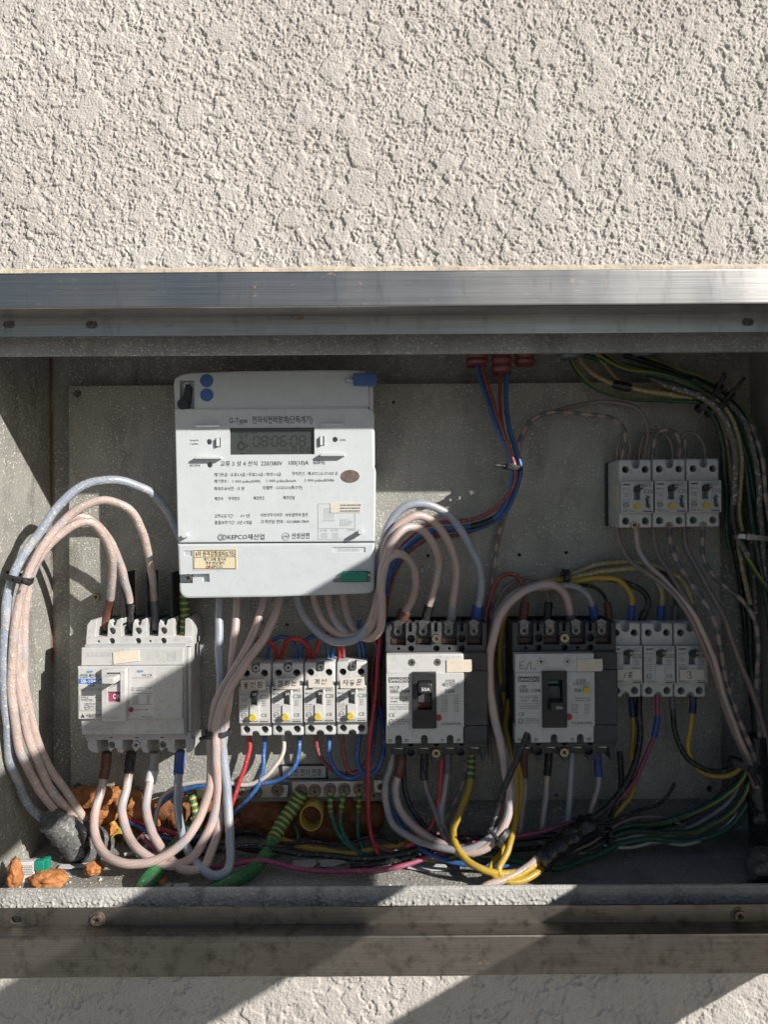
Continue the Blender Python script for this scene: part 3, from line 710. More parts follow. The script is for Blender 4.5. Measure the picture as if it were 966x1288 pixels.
wire('short green wire with banded sleeve at the left bolt of the neutral bar', [(241, 1000, 16), (243, 1012, 18), (246, 1030, 20), (253, 1048, 24), (262, 1060, 30)], 4.0, 'w_grnp', [('s', 30, 's_yg', 1.2)], name='earth_wire')
wire('green wire hooking down behind the thick earth cable', [(368, 1036, 12), (374, 1046, 16), (374, 1058, 22), (362, 1068, 36), (345, 1078, 48)], 2.6, 'w_grnp')
# H: along the floor
wire('black cable lying along the box floor from left bundle to taped splice', [(218, 1082, 60), (255, 1074, 62), (295, 1066, 60), (335, 1066, 62), (372, 1073, 66), (415, 1077, 66), (455, 1081, 66), (500, 1075, 62), (545, 1062, 60), (590, 1054, 58), (640, 1056, 56), (700, 1050, 56)], 4.0, 'w_black')
wire('magenta wire snaking along the floor and up to the right hand breakers', [(178, 1052, 40), (205, 1075, 66), (250, 1094, 86), (290, 1088, 84), (330, 1082, 82), (370, 1090, 86), (410, 1097, 90), (450, 1096, 90), (500, 1090, 84), (545, 1076, 74), (590, 1062, 66), (640, 1053, 62), (690, 1044, 58), (740, 1030, 54), (775, 1010, 46), (800, 982, 38), (812, 955, 34), (824, 925, 30), (827, 902, 28), (827, 868, 26)], 3.0, 'w_mag', [('e', 26, 's_blue', 1.35, 30)])
wire('yellow wire lying across the floor below the earth bar', [(345, 1052, 24), (368, 1062, 30), (400, 1069, 38), (440, 1074, 44), (480, 1068, 44), (515, 1060, 40), (530, 1050, 34)], 4.2, 'w_yel')
wire('second black cable crossing the floor below the middle breaker', [(440, 1090, 70), (490, 1084, 66), (535, 1072, 60), (570, 1060, 50), (620, 1066, 50), (680, 1066, 46), (720, 1052, 40)], 3.2, 'w_black')
wire('blue wire crossing the floor under the yellow loops', [(492, 1000, 20), (500, 1030, 34), (520, 1060, 54), (545, 1076, 78), (580, 1086, 88), (620, 1088, 90), (660, 1090, 94), (684, 1082, 96)], 3.2, 'w_blue')
# I: below the 50 A breaker, and round to the 30 A breaker
wire('pale grey clear cable, widest curve left below the middle breaker', [(493, 945, 32), (490, 962, 34), (484, 985, 40), (484, 1012, 48), (494, 1038, 60), (518, 1054, 74), (552, 1066, 92), (585, 1068, 98), (615, 1056, 96), (636, 1030, 88), (644, 1000, 78), (640, 965, 66), (630, 925, 50), (621, 880, 36), (616, 830, 28), (618, 790, 28), (632, 760, 30), (655, 743, 34), (690, 737, 36), (722, 737, 36), (738, 748, 34), (746, 768, 30), (748, 792, 28)], 4.4, 'w_grey_c', [('e', 28, 's_blue', 1.3)])
wire('pink clear cable with brown sleeve under first pole of middle breaker, up to striped breaker', [(505, 945, 32), (503, 968, 34), (498, 990, 38), (503, 1018, 46), (522, 1042, 60), (552, 1062, 84), (588, 1072, 98), (616, 1062, 98), (634, 1036, 92), (641, 1000, 84), (634, 955, 72), (622, 900, 60), (616, 850, 54), (619, 806, 52), (630, 774, 50), (650, 752, 48), (676, 738, 46), (696, 736, 44), (711, 748, 38), (718, 772, 32), (719, 792, 28)], 5.4, 'w_pink', [('s', 30, 's_brown', 1.2), ('e', 20, 's_dgrey', 1.1)])
wire('clear dark cable with black sleeve under second pole of middle breaker', [(534, 945, 32), (534, 962, 34), (535, 985, 38), (542, 1010, 46), (552, 1035, 58), (562, 1056, 78), (590, 1064, 88), (618, 1050, 86), (636, 1020, 78), (640, 980, 68), (630, 930, 54)], 3.8, 'w_thin', [('s', 32, 's_black', 1.35)])
wire('black wire beside the brown sleeve under the middle breaker', [(508, 950, 28), (507, 975, 30), (513, 1005, 36), (526, 1030, 46), (545, 1050, 60), (570, 1062, 70)], 3.4, 'w_black')
wire('red wire curving down left under the middle breaker', [(555, 948, 36), (554, 985, 42), (552, 1012, 46), (543, 1038, 54), (530, 1054, 60), (510, 1064, 64)], 3.4, 'w_red')
wire('blue grey clear cable under third pole of middle breaker', [(563, 945, 32), (562, 968, 34), (558, 1000, 42), (555, 1028, 52), (560, 1048, 66), (570, 1060, 78)], 4.8, 'w_grey_c', [('s', 26, 's_dgrey', 1.3)])
wire('thin pink cable slanting between the red wire and yellow wire under middle breaker', [(588, 960, 26), (582, 985, 30), (572, 1010, 36), (562, 1030, 44), (563, 1050, 56), (580, 1062, 70)], 2.6, 'w_dash')
wire('yellow wire with banded sleeve under fourth pole of middle breaker, running to taped splice', [(593, 945, 32), (592, 965, 34), (590, 990, 42), (580, 1018, 54), (570, 1042, 72), (572, 1062, 92), (588, 1084, 106), (612, 1096, 112), (642, 1098, 110), (664, 1092, 104), (684, 1082, 98)], 4.6, 'w_yel', [('s', 32, 's_yg', 1.2)])
G_Y = 'yellow cables looping into the taped splice'
wire('yellow cable looping up behind the striped breaker, front one of the pair', [(640, 880, 20), (636, 915, 30), (644, 950, 44), (649, 985, 56), (647, 1030, 76), (640, 1068, 100), (628, 1098, 112), (640, 1110, 116), (664, 1106, 112), (684, 1092, 102), (700, 1074, 92)], 4.2, 'w_yel', group=G_Y)
wire('yellow cable looping up behind the striped breaker, rear one of the pair', [(633, 870, 14), (640, 920, 20), (652, 960, 30), (655, 1000, 40), (648, 1040, 62), (632, 1072, 90), (617, 1094, 108), (626, 1106, 116), (652, 1102, 112), (676, 1086, 104), (695, 1068, 92)], 3.8, 'w_yel', group=G_Y)
wire('pink clear cable slanting into the lower end of the taped splice', [(596, 1126, 124, 1), (612, 1113, 120, 1), (634, 1106, 116), (658, 1094, 108), (676, 1080, 102), (696, 1062, 92)], 4.8, 'w_pink')
wire('black cable crossing in front of the lower left corner of the charcoal breaker', [(664, 922, 84), (655, 945, 84), (642, 975, 84), (630, 1005, 84), (620, 1035, 88), (614, 1056, 92)], 4.0, 'w_black')
wire('dusty red cable with clear sleeve rising left of the charcoal breaker', [(620, 1050, 70), (636, 1000, 58), (628, 940, 44), (614, 880, 34), (609, 830, 26), (610, 785, 22), (617, 748, 20), (630, 727, 20), (645, 723, 20), (657, 734, 22), (660, 760, 26), (656, 792, 28)], 3.0, 'w_dred', [('e', 32, 's_brown', 2.0)])
wire('thin clear cable arching over the black sleeve of the charcoal breaker', [(617, 960, 40), (614, 900, 30), (613, 830, 18), (618, 780, 14), (634, 742, 12), (660, 727, 12), (682, 732, 14), (690, 750, 20), (688, 792, 28)], 2.4, 'w_thin', [('e', 32, 's_black', 2.2)])
# J: below the 30 A breaker
wire('grey clear cable with brown sleeve under first pole of charcoal breaker', [(659, 945, 30), (659, 970, 30), (659, 1000, 34), (656, 1030, 40), (654, 1056, 46)], 4.0, 'w_grey_c', [('s', 32, 's_brown', 1.35)])
wire('pink clear cable with black sleeve under second pole of charcoal breaker', [(691, 945, 30), (690, 968, 30), (688, 1000, 34), (684, 1025, 40), (682, 1052, 46)], 3.8, 'w_pink', [('s', 28, 's_black', 1.35)])
wire('grey clear cable under third pole of charcoal breaker', [(720, 945, 30), (718, 975, 32), (716, 1005, 36), (714, 1040, 44)], 4.2, 'w_blue_c2')
wire('pale clear cable with blue sleeve under fourth pole of charcoal breaker', [(752, 945, 30), (752, 968, 30), (752, 990, 34), (747, 1012, 40), (740, 1036, 48)], 3.4, 'w_pink', [('s', 30, 's_blue', 1.5)])
# K: above the three right hand breakers at the top
G_K = 'thin wires above the three top right breakers'
wire('dashed pink wire arching left to right into the first top right breaker', [(617, 800, 14), (619, 760, 14), (622, 720, 14), (626, 680, 14), (636, 640, 20), (648, 600, 26), (650, 578, 26), (656, 550, 22), (668, 530, 20), (688, 519, 20), (715, 517, 20), (745, 520, 20), (770, 526, 22), (784, 540, 24), (786, 558, 24), (781, 585, 22)], 2.5, 'w_dash', group=G_K)
wire('brown pink wire running above the dashed wire to first top right breaker', [(613, 790, 8), (618, 730, 8), (632, 660, 8), (650, 600, 18), (655, 560, 16), (668, 532, 14), (700, 517, 14), (735, 508, 14), (775, 505, 16), (800, 512, 18), (813, 532, 20), (814, 556, 22), (808, 585, 22)], 2.3, 'w_thin', group=G_K)
wire('short pink wire doubling the bend at the left terminal of top right breakers', [(789, 585, 22), (792, 560, 24), (785, 545, 22), (778, 556, 20), (776, 585, 18)], 2.2, 'w_thin', group=G_K)
wire('dashed wire arching from first to second top right breaker', [(820, 585, 22), (822, 560, 24), (828, 545, 26), (840, 541, 26), (852, 548, 24), (856, 566, 24), (850, 585, 22)], 2.4, 'w_dash', group=G_K)
wire('brown wire arching behind between first and second top right breakers', [(804, 585, 18), (806, 556, 18), (818, 543, 18), (834, 544, 18), (845, 558, 18), (847, 585, 18)], 2.2, 'w_thin', group=G_K)
wire('brown wire arching from second to third top right breaker', [(852, 585, 20), (854, 560, 20), (864, 546, 22), (876, 546, 22), (885, 558, 22), (888, 585, 20)], 2.3, 'w_thin', group=G_K)
wire('short dashed stub at the second top right breaker', [(862, 553, 24), (862, 565, 24), (861, 585, 22)], 2.3, 'w_dash', group=G_K)
# below them, down the right side
G_W = 'long wires slanting down the right side of the box'
wire('pink grey wire from left terminal of top right breakers, over the D32 trio', [(776, 655, 26), (779, 685, 34), (796, 708, 46), (824, 728, 60), (850, 752, 70), (876, 790, 74), (892, 828, 72), (904, 866, 68), (919, 910, 64), (936, 948, 58), (950, 990, 52)], 3.2, 'w_thin', group=G_W)
wire('pink wire from middle of first top right breaker, dashed near its bend', [(800, 655, 30), (802, 685, 38), (812, 707, 48), (832, 726, 60), (856, 752, 70), (880, 784, 76), (898, 822, 76), (910, 866, 72), (924, 912, 66), (940, 950, 60), (953, 990, 52)], 3.4, 'w_pink', group=G_W)
wire('dull grey wire from right of first top right breaker slanting down', [(821, 655, 26), (825, 690, 34), (845, 722, 48), (868, 760, 60), (889, 798, 66), (903, 840, 66), (915, 880, 62), (930, 925, 58), (946, 962, 52), (958, 995, 46)], 3.2, 'w_thin', group=G_W)
wire('strongly dashed pink and black wire from second top right breaker', [(843, 655, 30), (844, 680, 36), (852, 706, 46), (866, 730, 56), (884, 754, 64), (898, 780, 68), (905, 815, 68), (913, 856, 66), (926, 892, 64), (940, 930, 60), (952, 965, 54)], 3.5, 'w_dash', group=G_W)
wire('dark grey wire between the dashed wires slanting to the far right', [(860, 655, 24), (864, 690, 32), (886, 732, 42), (908, 772, 50), (922, 808, 54), (936, 846, 54), (952, 884, 50), (964, 930, 46), (972, 980, 42)], 3.6, 'w_thin', group=G_W)
wire('dashed wire from third top right breaker bulging furthest right', [(885, 655, 26), (884, 690, 32), (892, 714, 38), (912, 738, 42), (934, 757, 44), (949, 780, 46), (955, 812, 46), (952, 850, 46), (953, 890, 46), (957, 935, 44), (962, 980, 42)], 3.0, 'w_dash', group=G_W)
# L: green bundle on the right
G_L = 'green wires with a thin yellow stripe in the right hand bundle'
wire('green striped wire, lowest curve at the top right, then down past the C32 breakers', [(716, 445, 4), (726, 466, 10), (745, 486, 18), (785, 499, 26), (840, 504, 32), (880, 507, 36), (898, 522, 38), (908, 550, 38), (912, 590, 36), (914, 640, 30), (918, 690, 20)], 3.0, 'w_grn', group=G_L)
wire('yellow wire under a black tape wrap at the top right', [(726, 445, 4), (738, 462, 14), (755, 476, 22), (780, 486, 28), (815, 492, 30), (850, 497, 32), (884, 508, 34), (905, 530, 34), (915, 560, 32), (922, 620, 28), (930, 690, 22), (944, 760, 16)], 3.2, 'w_yeld', [('s', 22, 'tape', 1.8, 62)])
wire('green striped wire above the yellow one, sweeping to the right edge', [(748, 445, 6), (762, 452, 14), (790, 465, 24), (830, 471, 32), (866, 484, 38), (900, 508, 42), (926, 548, 44), (940, 600, 42), (948, 660, 38), (958, 720, 34), (970, 800, 30)], 3.2, 'w_grn', group=G_L)
wire('green striped wire, upper middle of the bundle at the top right', [(760, 444, 2), (780, 458, 12), (815, 470, 22), (850, 480, 30), (885, 496, 34), (915, 522, 36), (936, 560, 36), (950, 620, 34), (962, 690, 30), (974, 760, 26)], 3.2, 'w_grn', group=G_L)
wire('green striped wire, outermost of the bundle against the right side panel', [(800, 444, 0), (830, 456, 8), (865, 470, 18), (900, 485, 26), (930, 508, 32), (952, 545, 34), (964, 590, 34), (974, 650, 32)], 3.2, 'w_grn', group=G_L)
wire('olive wire dropping from the top between the green striped wires', [(752, 446, 10), (768, 468, 8), (785, 484, 10), (830, 492, 16), (875, 502, 20), (908, 540, 22), (918, 600, 20), (928, 680, 14), (946, 760, 8)], 2.6, 'w_yeld')
G_GR = 'dusty grey cables in the right hand bundle'
wire('dusty grey cable bulging beside the C32 breakers, left of its pair', [(820, 476, 20), (850, 488, 34), (880, 498, 44), (905, 516, 50), (920, 545, 52), (926, 580, 52), (924, 620, 50), (921, 645, 48), (926, 668, 44), (942, 700, 36)], 3.8, 'w_grey', [('e', 36, 'tape', 1.35, 34)], group=G_GR)
wire('dusty grey cable bulging beside the C32 breakers, right of its pair', [(850, 486, 28), (885, 496, 38), (912, 516, 46), (928, 548, 48), (933, 585, 48), (931, 620, 46), (929, 645, 44), (934, 668, 40)], 3.0, 'w_yeld', group=G_GR)
wire('long dusty grey cable descending the far right of the bundle', [(870, 478, 22), (905, 496, 34), (934, 528, 42), (948, 570, 44), (956, 620, 42), (960, 680, 36), (964, 760, 28)], 3.6, 'w_grey', group=G_GR)
wire('dashed pink and black wire at the far right of the green bundle', [(890, 500, 14), (925, 515, 24), (945, 535, 34), (955, 560, 40), (961, 592, 42), (966, 640, 40), (974, 700, 36)], 3.0, 'w_dash')
wire('green striped wire leaving the tape wrap towards the lower right edge', [(922, 655, 34), (930, 680, 36), (944, 708, 36), (960, 732, 34), (985, 760, 30)], 3.4, 'w_grn', group=G_L)
wire('dark green wire pressed flat along the ceiling into the right bundle', [(735, 447, 0), (770, 456, 6), (820, 468, 16), (862, 478, 24), (896, 492, 28), (922, 515, 28), (940, 552, 26), (952, 610, 22), (962, 690, 16)], 3.4, 'w_grnp')
wire('thick black wire following the ceiling to the far right bundle', [(785, 446, 2), (830, 460, 10), (880, 477, 18), (915, 496, 24), (942, 528, 26), (960, 580, 24), (968, 650, 20)], 3.8, 'w_black')
wire('black wire hugging the back panel behind the grey pair on the right', [(880, 490, 10), (906, 520, 10), (916, 580, 6), (922, 660, 0), (934, 760, -8), (945, 860, -8), (950, 930, 10)], 3.4, 'w_black')
wire('dark green wire running straight down the right back corner', [(905, 505, 20), (925, 560, 16), (934, 640, 8), (940, 740, 0), (946, 840, -4), (952, 930, 10)], 3.2, 'w_grn')
wire('pale dusty wire down the right back corner beside dark green one', [(915, 515, 26), (938, 570, 24), (944, 650, 18), (950, 750, 10), (954, 850, 4), (958, 930, 10)], 2.8, 'w_grey')
wire('thin black wire straggling over the right floor from the taped splice', [(738, 1048, 60), (775, 1052, 50), (815, 1044, 36), (850, 1036, 28), (885, 1018, 24), (915, 990, 30), (940, 966, 42)], 2.2, 'w_black')
wire('thin grey wire straggling over the right floor under the green wires', [(728, 1074, 66), (770, 1068, 52), (820, 1062, 44), (868, 1052, 36), (905, 1034, 34), (935, 1000, 38)], 2.0, 'w_thin')
wire('thin dark wire lying low behind the pink loops on the left floor', [(150, 1040, 2), (185, 1048, 10), (225, 1060, 26), (270, 1062, 36), (320, 1070, 46), (370, 1066, 44)], 2.4, 'w_black')
wire('dull red wire lying low behind the pink loops on the left floor', [(156, 1024, 4), (190, 1042, 14), (235, 1052, 24), (280, 1046, 28), (300, 1030, 24)], 2.4, 'w_dred')
wire('thin pink wire tangled on the floor below the charcoal breaker', [(640, 1046, 40), (672, 1056, 54), (705, 1070, 70), (738, 1064, 62), (770, 1040, 44), (792, 1030, 34), (830, 1028, 30), (865, 1040, 32)], 2.0, 'w_thin')
wire('thin white wire lying slack on the right floor below the D32 breakers', [(745, 1060, 54), (790, 1066, 56), (830, 1058, 46), (862, 1062, 50), (900, 1048, 42), (932, 1020, 40)], 1.9, 'w_white')
wire('thin black wire wriggling beside the taped splice on the floor', [(688, 1044, 44), (706, 1040, 40), (730, 1030, 40), (760, 1036, 42), (800, 1022, 32), (832, 1010, 24), (850, 985, 22)], 2.2, 'w_black')
wire('thin black wire lying in front of the foam under the earth bar', [(280, 1050, 26), (315, 1046, 26), (350, 1060, 34), (395, 1058, 34), (430, 1062, 36), (470, 1052, 34), (500, 1060, 44)], 2.2, 'w_black')
wire('thin white wire threading behind the brown sleeved cable on the left', [(196, 1036, 20), (178, 1052, 28), (166, 1066, 36), (184, 1078, 52), (214, 1070, 44), (246, 1078, 56), (270, 1074, 52)], 1.9, 'w_white')
wire('thin red wire running low from the earth bar to the middle breaker', [(468, 1060, 50), (488, 1070, 58), (510, 1074, 60), (538, 1060, 56), (560, 1046, 50), (590, 1052, 52)], 2.2, 'w_dred')
wire('thin yellow green wire tangled under the middle breaker', [(462, 1078, 54), (500, 1076, 58), (540, 1084, 70), (580, 1078, 80), (625, 1080, 84)], 2.2, 'w_grn')
G_L2 = 'green wires running along the floor on the right'
wire('green striped wire, upper one leaving the right side for the floor', [(946, 950, 44), (935, 978, 46), (905, 1004, 44), (870, 1022, 40), (830, 1036, 38), (790, 1040, 40), (760, 1050, 46), (735, 1062, 54)], 3.4, 'w_grn', group=G_L2)
wire('green striped wire, middle one sagging along the back of the floor', [(950, 950, 40), (942, 985, 44), (918, 1022, 44), (880, 1044, 44), (840, 1048, 44), (800, 1046, 46), (765, 1056, 52), (735, 1072, 62)], 3.4, 'w_grn', group=G_L2)
wire('dark green wire, lowest one on the right floor', [(952, 955, 36), (944, 1000, 40), (918, 1040, 44), (870, 1058, 46), (820, 1056, 48), (780, 1062, 54), (740, 1080, 70), (706, 1092, 84), (676, 1088, 86), (640, 1082, 80), (600, 1078, 74)], 3.6, 'w_grnp', group=G_L2)
wire('grey wire sagging with the green wires on the right floor', [(940, 960, 34), (925, 1000, 32), (890, 1030, 34), (850, 1050, 40), (800, 1052, 44), (770, 1058, 48)], 2.8, 'w_grey_c')
# M: above and below the D32 trio
G_M = 'yellow wires arching over to the D32 breakers'
wire('yellow wire with blue sleeve into the first D32 breaker', [(630, 860, 12), (630, 810, 14), (638, 770, 16), (660, 742, 18), (692, 731, 20), (725, 732, 22), (757, 728, 24), (780, 731, 26), (794, 748, 26), (795, 770, 26), (793, 794, 26)], 3.6, 'w_yel', [('e', 30, 's_blue', 1.3)], group=G_M)
wire('dusty yellow wire with blue sleeve into the second D32 breaker', [(690, 730, 12), (715, 728, 16), (745, 720, 20), (778, 716, 22), (806, 716, 24), (826, 728, 26), (834, 748, 26), (832, 770, 26), (831, 794, 26)], 3.6, 'w_yeld', [('e', 30, 's_blue', 1.35)], group=G_M)
wire('dusty yellow wire with navy sleeve into the third D32 breaker', [(700, 728, 8), (720, 722, 12), (750, 711, 16), (790, 707, 18), (828, 712, 20), (854, 726, 22), (868, 746, 24), (872, 770, 24), (871, 794, 24)], 3.6, 'w_yeld', [('e', 28, 's_navy', 1.35)], group=G_M)
wire('black wire with black sleeve bending down into the first D32 breaker', [(720, 730, 10), (760, 728, 16), (790, 734, 22), (810, 745, 26), (816, 758, 26), (809, 775, 26), (803, 796, 26)], 3.6, 'w_black', [('e', 28, 's_black', 1.3)])
wire('dark wire with brown sleeve between the charcoal breaker and D32 breakers', [(720, 735, 8), (745, 738, 10), (760, 748, 14), (766, 762, 20), (766, 796, 24)], 2.2, 'w_black', [('e', 36, 's_brown', 2.3)])
wire('dark wire with grey sleeve into the second D32 breaker', [(828, 712, 8), (846, 735, 14), (850, 755, 20), (847, 794, 24)], 3.0, 'w_black', [('e', 30, 's_dgrey', 1.5)])
wire('yellow wire with dark blue sleeve under the first D32 breaker', [(793, 865, 22), (794, 888, 24), (797, 920, 26), (795, 950, 26), (798, 975, 26), (796, 1000, 24), (770, 1030, 30)], 3.2, 'w_yel', [('s', 34, 's_navy', 1.3)])
wire('black cable under the first D32 breaker running down to taped splice', [(804, 865, 26), (805, 900, 32), (806, 930, 36), (800, 960, 42), (784, 992, 48), (765, 1016, 54), (740, 1034, 60), (715, 1048, 64)], 4.2, 'w_black')
wire('black cable slanting behind it at the right of the charcoal breaker', [(780, 945, 16), (782, 975, 20), (778, 1005, 24), (768, 1030, 30)], 3.8, 'w_black')
wire('black cable looping under the second D32 breaker to the right bundle', [(846, 865, 26), (847, 895, 28), (851, 925, 32), (866, 953, 36), (890, 968, 38), (915, 968, 38), (938, 956, 38), (955, 935, 36)], 3.4, 'w_black', [('s', 24, 's_dgrey', 1.2)])
wire('yellow wire with navy sleeve looping under the third D32 breaker', [(873, 865, 28), (871, 890, 30), (868, 915, 32), (865, 940, 34), (874, 962, 36), (896, 975, 38), (920, 975, 40), (940, 960, 40)], 3.4, 'w_yel', [('s', 30, 's_navy', 1.3)])
# conduit at the lower right
wire('thick black conduit standing at the lower right corner', [(950, 925, 40), (950, 960, 40), (954, 1000, 42), (957, 1040, 48), (962, 1090, 62), (964, 1120, 74)], 15, 'tape', name='conduit', cat='conduit', n=16)
mb = MB(); mb.mat(M['tape_dusty'])
pth = spline([solve(960, 1076, .066, .01), solve(966, 1096, .08, .012), solve(972, 1112, .09, .014)]); o0 = pth[0].copy()
tube(mb, [p-o0 for p in pth], [.014+.008*i/len(pth) for i in range(len(pth))], 18, rough=.25)
tag(mb.build('tape_collar', None, o0), 'dusty black tape collar at the foot of the black conduit, lower right corner', 'tape')

# ------------------------------------------------------------------ ties, tape and conduits
def tie(label, px, py, d, half_w, half_d, ang=0, wpx=5, head=1, tail=None, m='black_pl'):
    """nylon tie: band round a bundle that runs at ang degrees from vertical; > band is the thing, head and tail its parts"""
    c = P(px, py, d/1000); k = (CAMD-d/1000)/1000
    a = math.radians(ang)
    ax = Vector((math.cos(a), 0, math.sin(a))); bd = Vector((-math.sin(a), 0, math.cos(a))); dp = Vector((0, -1, 0))
    t_ = empty('cable_tie', c, label, 'cable tie')
    mb = MB(); mb.mat(M[m]); n = 28; w2 = wpx*k/2; th = .0011
    vs = []; fs = []
    for i in range(n):
        q = 2*math.pi*i/n; 
        for rr, ww in ((0, -w2), (0, w2), (th, w2), (th, -w2)):
            vs.append(ax*((half_w*k+rr)*math.cos(q))+dp*((half_d*k+rr)*math.sin(q))+bd*ww)
    for i in range(n):
        j = (i+1) % n
        for e in range(4): fs.append((i*4+e, j*4+e, j*4+(e+1) % 4, i*4+(e+1) % 4))
    mb.add(vs, fs); mb.build('band', t_)
    hb = MB(0, 0, k); hb.mat(M[m]); hb.box(-4.2, 4.2, -4, 4, -3, 3, .7); hb.box(-2.2, 2.2, -2.4, 2.4, 2.5, 3.4)
    ho = hb.build('head', t_); ho.location = ax*(half_w*k*.55*head)+dp*(half_d*k*.85+.003); ho.rotation_euler = (0, -a, 0)
    if tail:
        tb = MB(); tb.mat(M[m]); s0 = ho.location.copy()
        e = Vector((tail[0]*k, -.006, -tail[1]*k)); pth = [s0+(e)*(i/6)+Vector((0, .002*math.sin(i), 0)) for i in range(7)]
        tube(tb, pth, wpx*k*.38, 6); tb.build('tail', t_)
    return t_
tie('black cable tie round the dusty cables on the left side panel', 21, 726, 112, 19, 14, -14, 7, .9, (18, 4))
tie('black cable tie round the pink bundle between white breaker and small breakers', 274, 921, 82, 15, 14, 0, 6, -.9, (-10, 1))
tie('black cable tie with its tail pointing left on the blue and red wires', 645, 588, 40, 11, 8, -8, 6, -.8, (-22, -1))
tie('black cable tie on the pale cables crossing below the middle breaker', 629, 1052, 94, 13, 11, 44, 7, -.5, (-14, -22))
tie('black cable tie gathering the yellow wires above the charcoal breaker', 711, 727, 20, 10, 10, 84, 8, .3, (-10, -8))
tie('black cable tie holding the green bundle at the upper right, left of two', 892, 500, 36, 22, 14, 50, 7, .5, (6, -22))
tie('black cable tie holding the green bundle at the upper right, right of two', 906, 508, 38, 22, 14, 42, 6, -.6, (26, -34))
tie('dusty pale cable tie round the right hand bundle below the tape wrap', 948, 676, 42, 22, 12, -6, 6, -.9, None, 'bar')
tie('black cable tie gathering the slanting wires at the lower right', 937, 962, 60, 20, 16, -20, 8, .1, (3, 16))
tie('black cable tie on the green wires beside the taped splice', 765, 1056, 50, 14, 11, 80, 6, .4)
# taped splice
mb = MB(); mb.mat(M['tape'])
pth = spline([solve(680, 1086, .104, .008), solve(700, 1068, .094, .01), solve(722, 1050, .082, .011), (solve(746, 1034, .07, .008))], .0009); o0 = pth[0].copy()
n_ = len(pth)
tube(mb, [p-o0 for p in pth], [(.0088+.0022*math.sin(3.1*i/n_)+.0006*math.sin(i*.3)) for i in range(n_)], 40, rough=.14, wrap=(.011, .2))
tag(mb.build('taped_splice', None, o0), 'glossy black taped splice lying diagonally below the charcoal breaker', 'tape')

# wrapped conduit mouth, lower left
mb = MB(); mb.mat(M['tape_dusty'])
pth = spline([P(62, 1030, .075), P(84, 1046, .058), P(108, 1062, .04), P(120, 1066, .01)], .0011); o0 = pth[0].copy()
n_ = len(pth); tube(mb, [p-o0 for p in pth], [.0115+.0075*min(1, i/n_*1.7)+.0005*math.sin(i*.35) for i in range(n_)], 36, rough=.05, wrap=(.011, .2))
wrapc = mb.build('wrapped_conduit', None, o0)
tag(wrapc, 'conduit mouth wrapped in dusty black tape at the lower left corner', 'conduit')
mb = MB(); mb.mat(M['tape']); cpt = spline([P(100, 1050, .05), P(106, 1060, .042), P(110, 1072, .036)]); 
tube(mb, [p-o0 for p in spline([P(90, 1030, .056), P(104, 1048, .064), P(108, 1072, .058), P(98, 1084, .05)])], .0042, 10, rough=.4); mb.build('tape_band', wrapc)

def conduit(label, px, py, d, r, m, length, up=False, n=24, rings=4, sx=1.0):
    """corrugated conduit end: hollow, ribbed; opens to the viewer, or downwards when up is set"""
    c = P(px, py, d/1000); k = (CAMD-d/1000)/1000; R = r*k; L = length/1000
    prof = []
    N_ = rings*8
    for i in range(N_+1): prof.append((R*(.93+.07*math.sin(i*math.pi/4*1.0)), -L*(1-i/N_)))
    prof += [(R*.84, 0), (R*.82, -L*.9)]
    vs = []; fs = []
    for r_, h in prof:
        for j in range(n):
            a = 2*math.pi*j/n
            vs.append((r_*sx*math.cos(a), r_*math.sin(a), -h) if up else (r_*sx*math.cos(a), -h-L*0, r_*math.sin(a)))
    if not up: vs = [(x, -y if False else (-(-y)), z) for x, y, z in vs]
    for i in range(len(prof)-1):
        for j in range(n): fs.append((i*n+j, i*n+(j+1) % n, (i+1)*n+(j+1) % n, (i+1)*n+j))
    fs.append(tuple(range((len(prof)-1)*n, len(prof)*n)))
    mb = MB(); mb.mat(M[m]); mb.add(vs, fs); o = mb.build('conduit', None, c); tag(o, label, 'conduit'); return o
conduit('open yellow corrugated conduit below the earth bar', 391, 1029, 24, 18, 'conduit_y', 30, rings=3, sx=.86)
conduit('open yellow corrugated conduit, upper of two behind the brown sleeved cable', 152, 1028, 8, 17, 'conduit_y', 26, rings=3, sx=.9)
conduit('yellow corrugated conduit half full of foam, lower of two', 150, 1062, 16, 16, 'conduit_y', 26, rings=3, sx=.9)
conduit('maroon corrugated conduit end, left of three at the top', 600, 461, 22, 14, 'conduit_r', 26, True)
conduit('maroon corrugated conduit end, longest and middle of three at the top', 631, 471, 22, 13.5, 'conduit_r', 34, True)
conduit('maroon corrugated conduit end, right of three at the top', 660, 460, 18, 13, 'conduit_r', 26, True)
conduit('grey blue corrugated conduit end above the green wires', 716, 452, 6, 12, 'conduit_g', 20, True)
conduit('grey corrugated conduit end at the top above the right bundle', 808, 450, 4, 14, 'conduit_g', 20, True)
wire('green corrugated pipe crossing the floor under the pink cables', [(172, 1134, 116, 1), (180, 1116, 112, 1), (194, 1097, 98), (218, 1072, 60), (232, 1050, 20), (240, 1038, -5)], 11, 'w_grnb', name='green_pipe', cat='pipe', n=16)

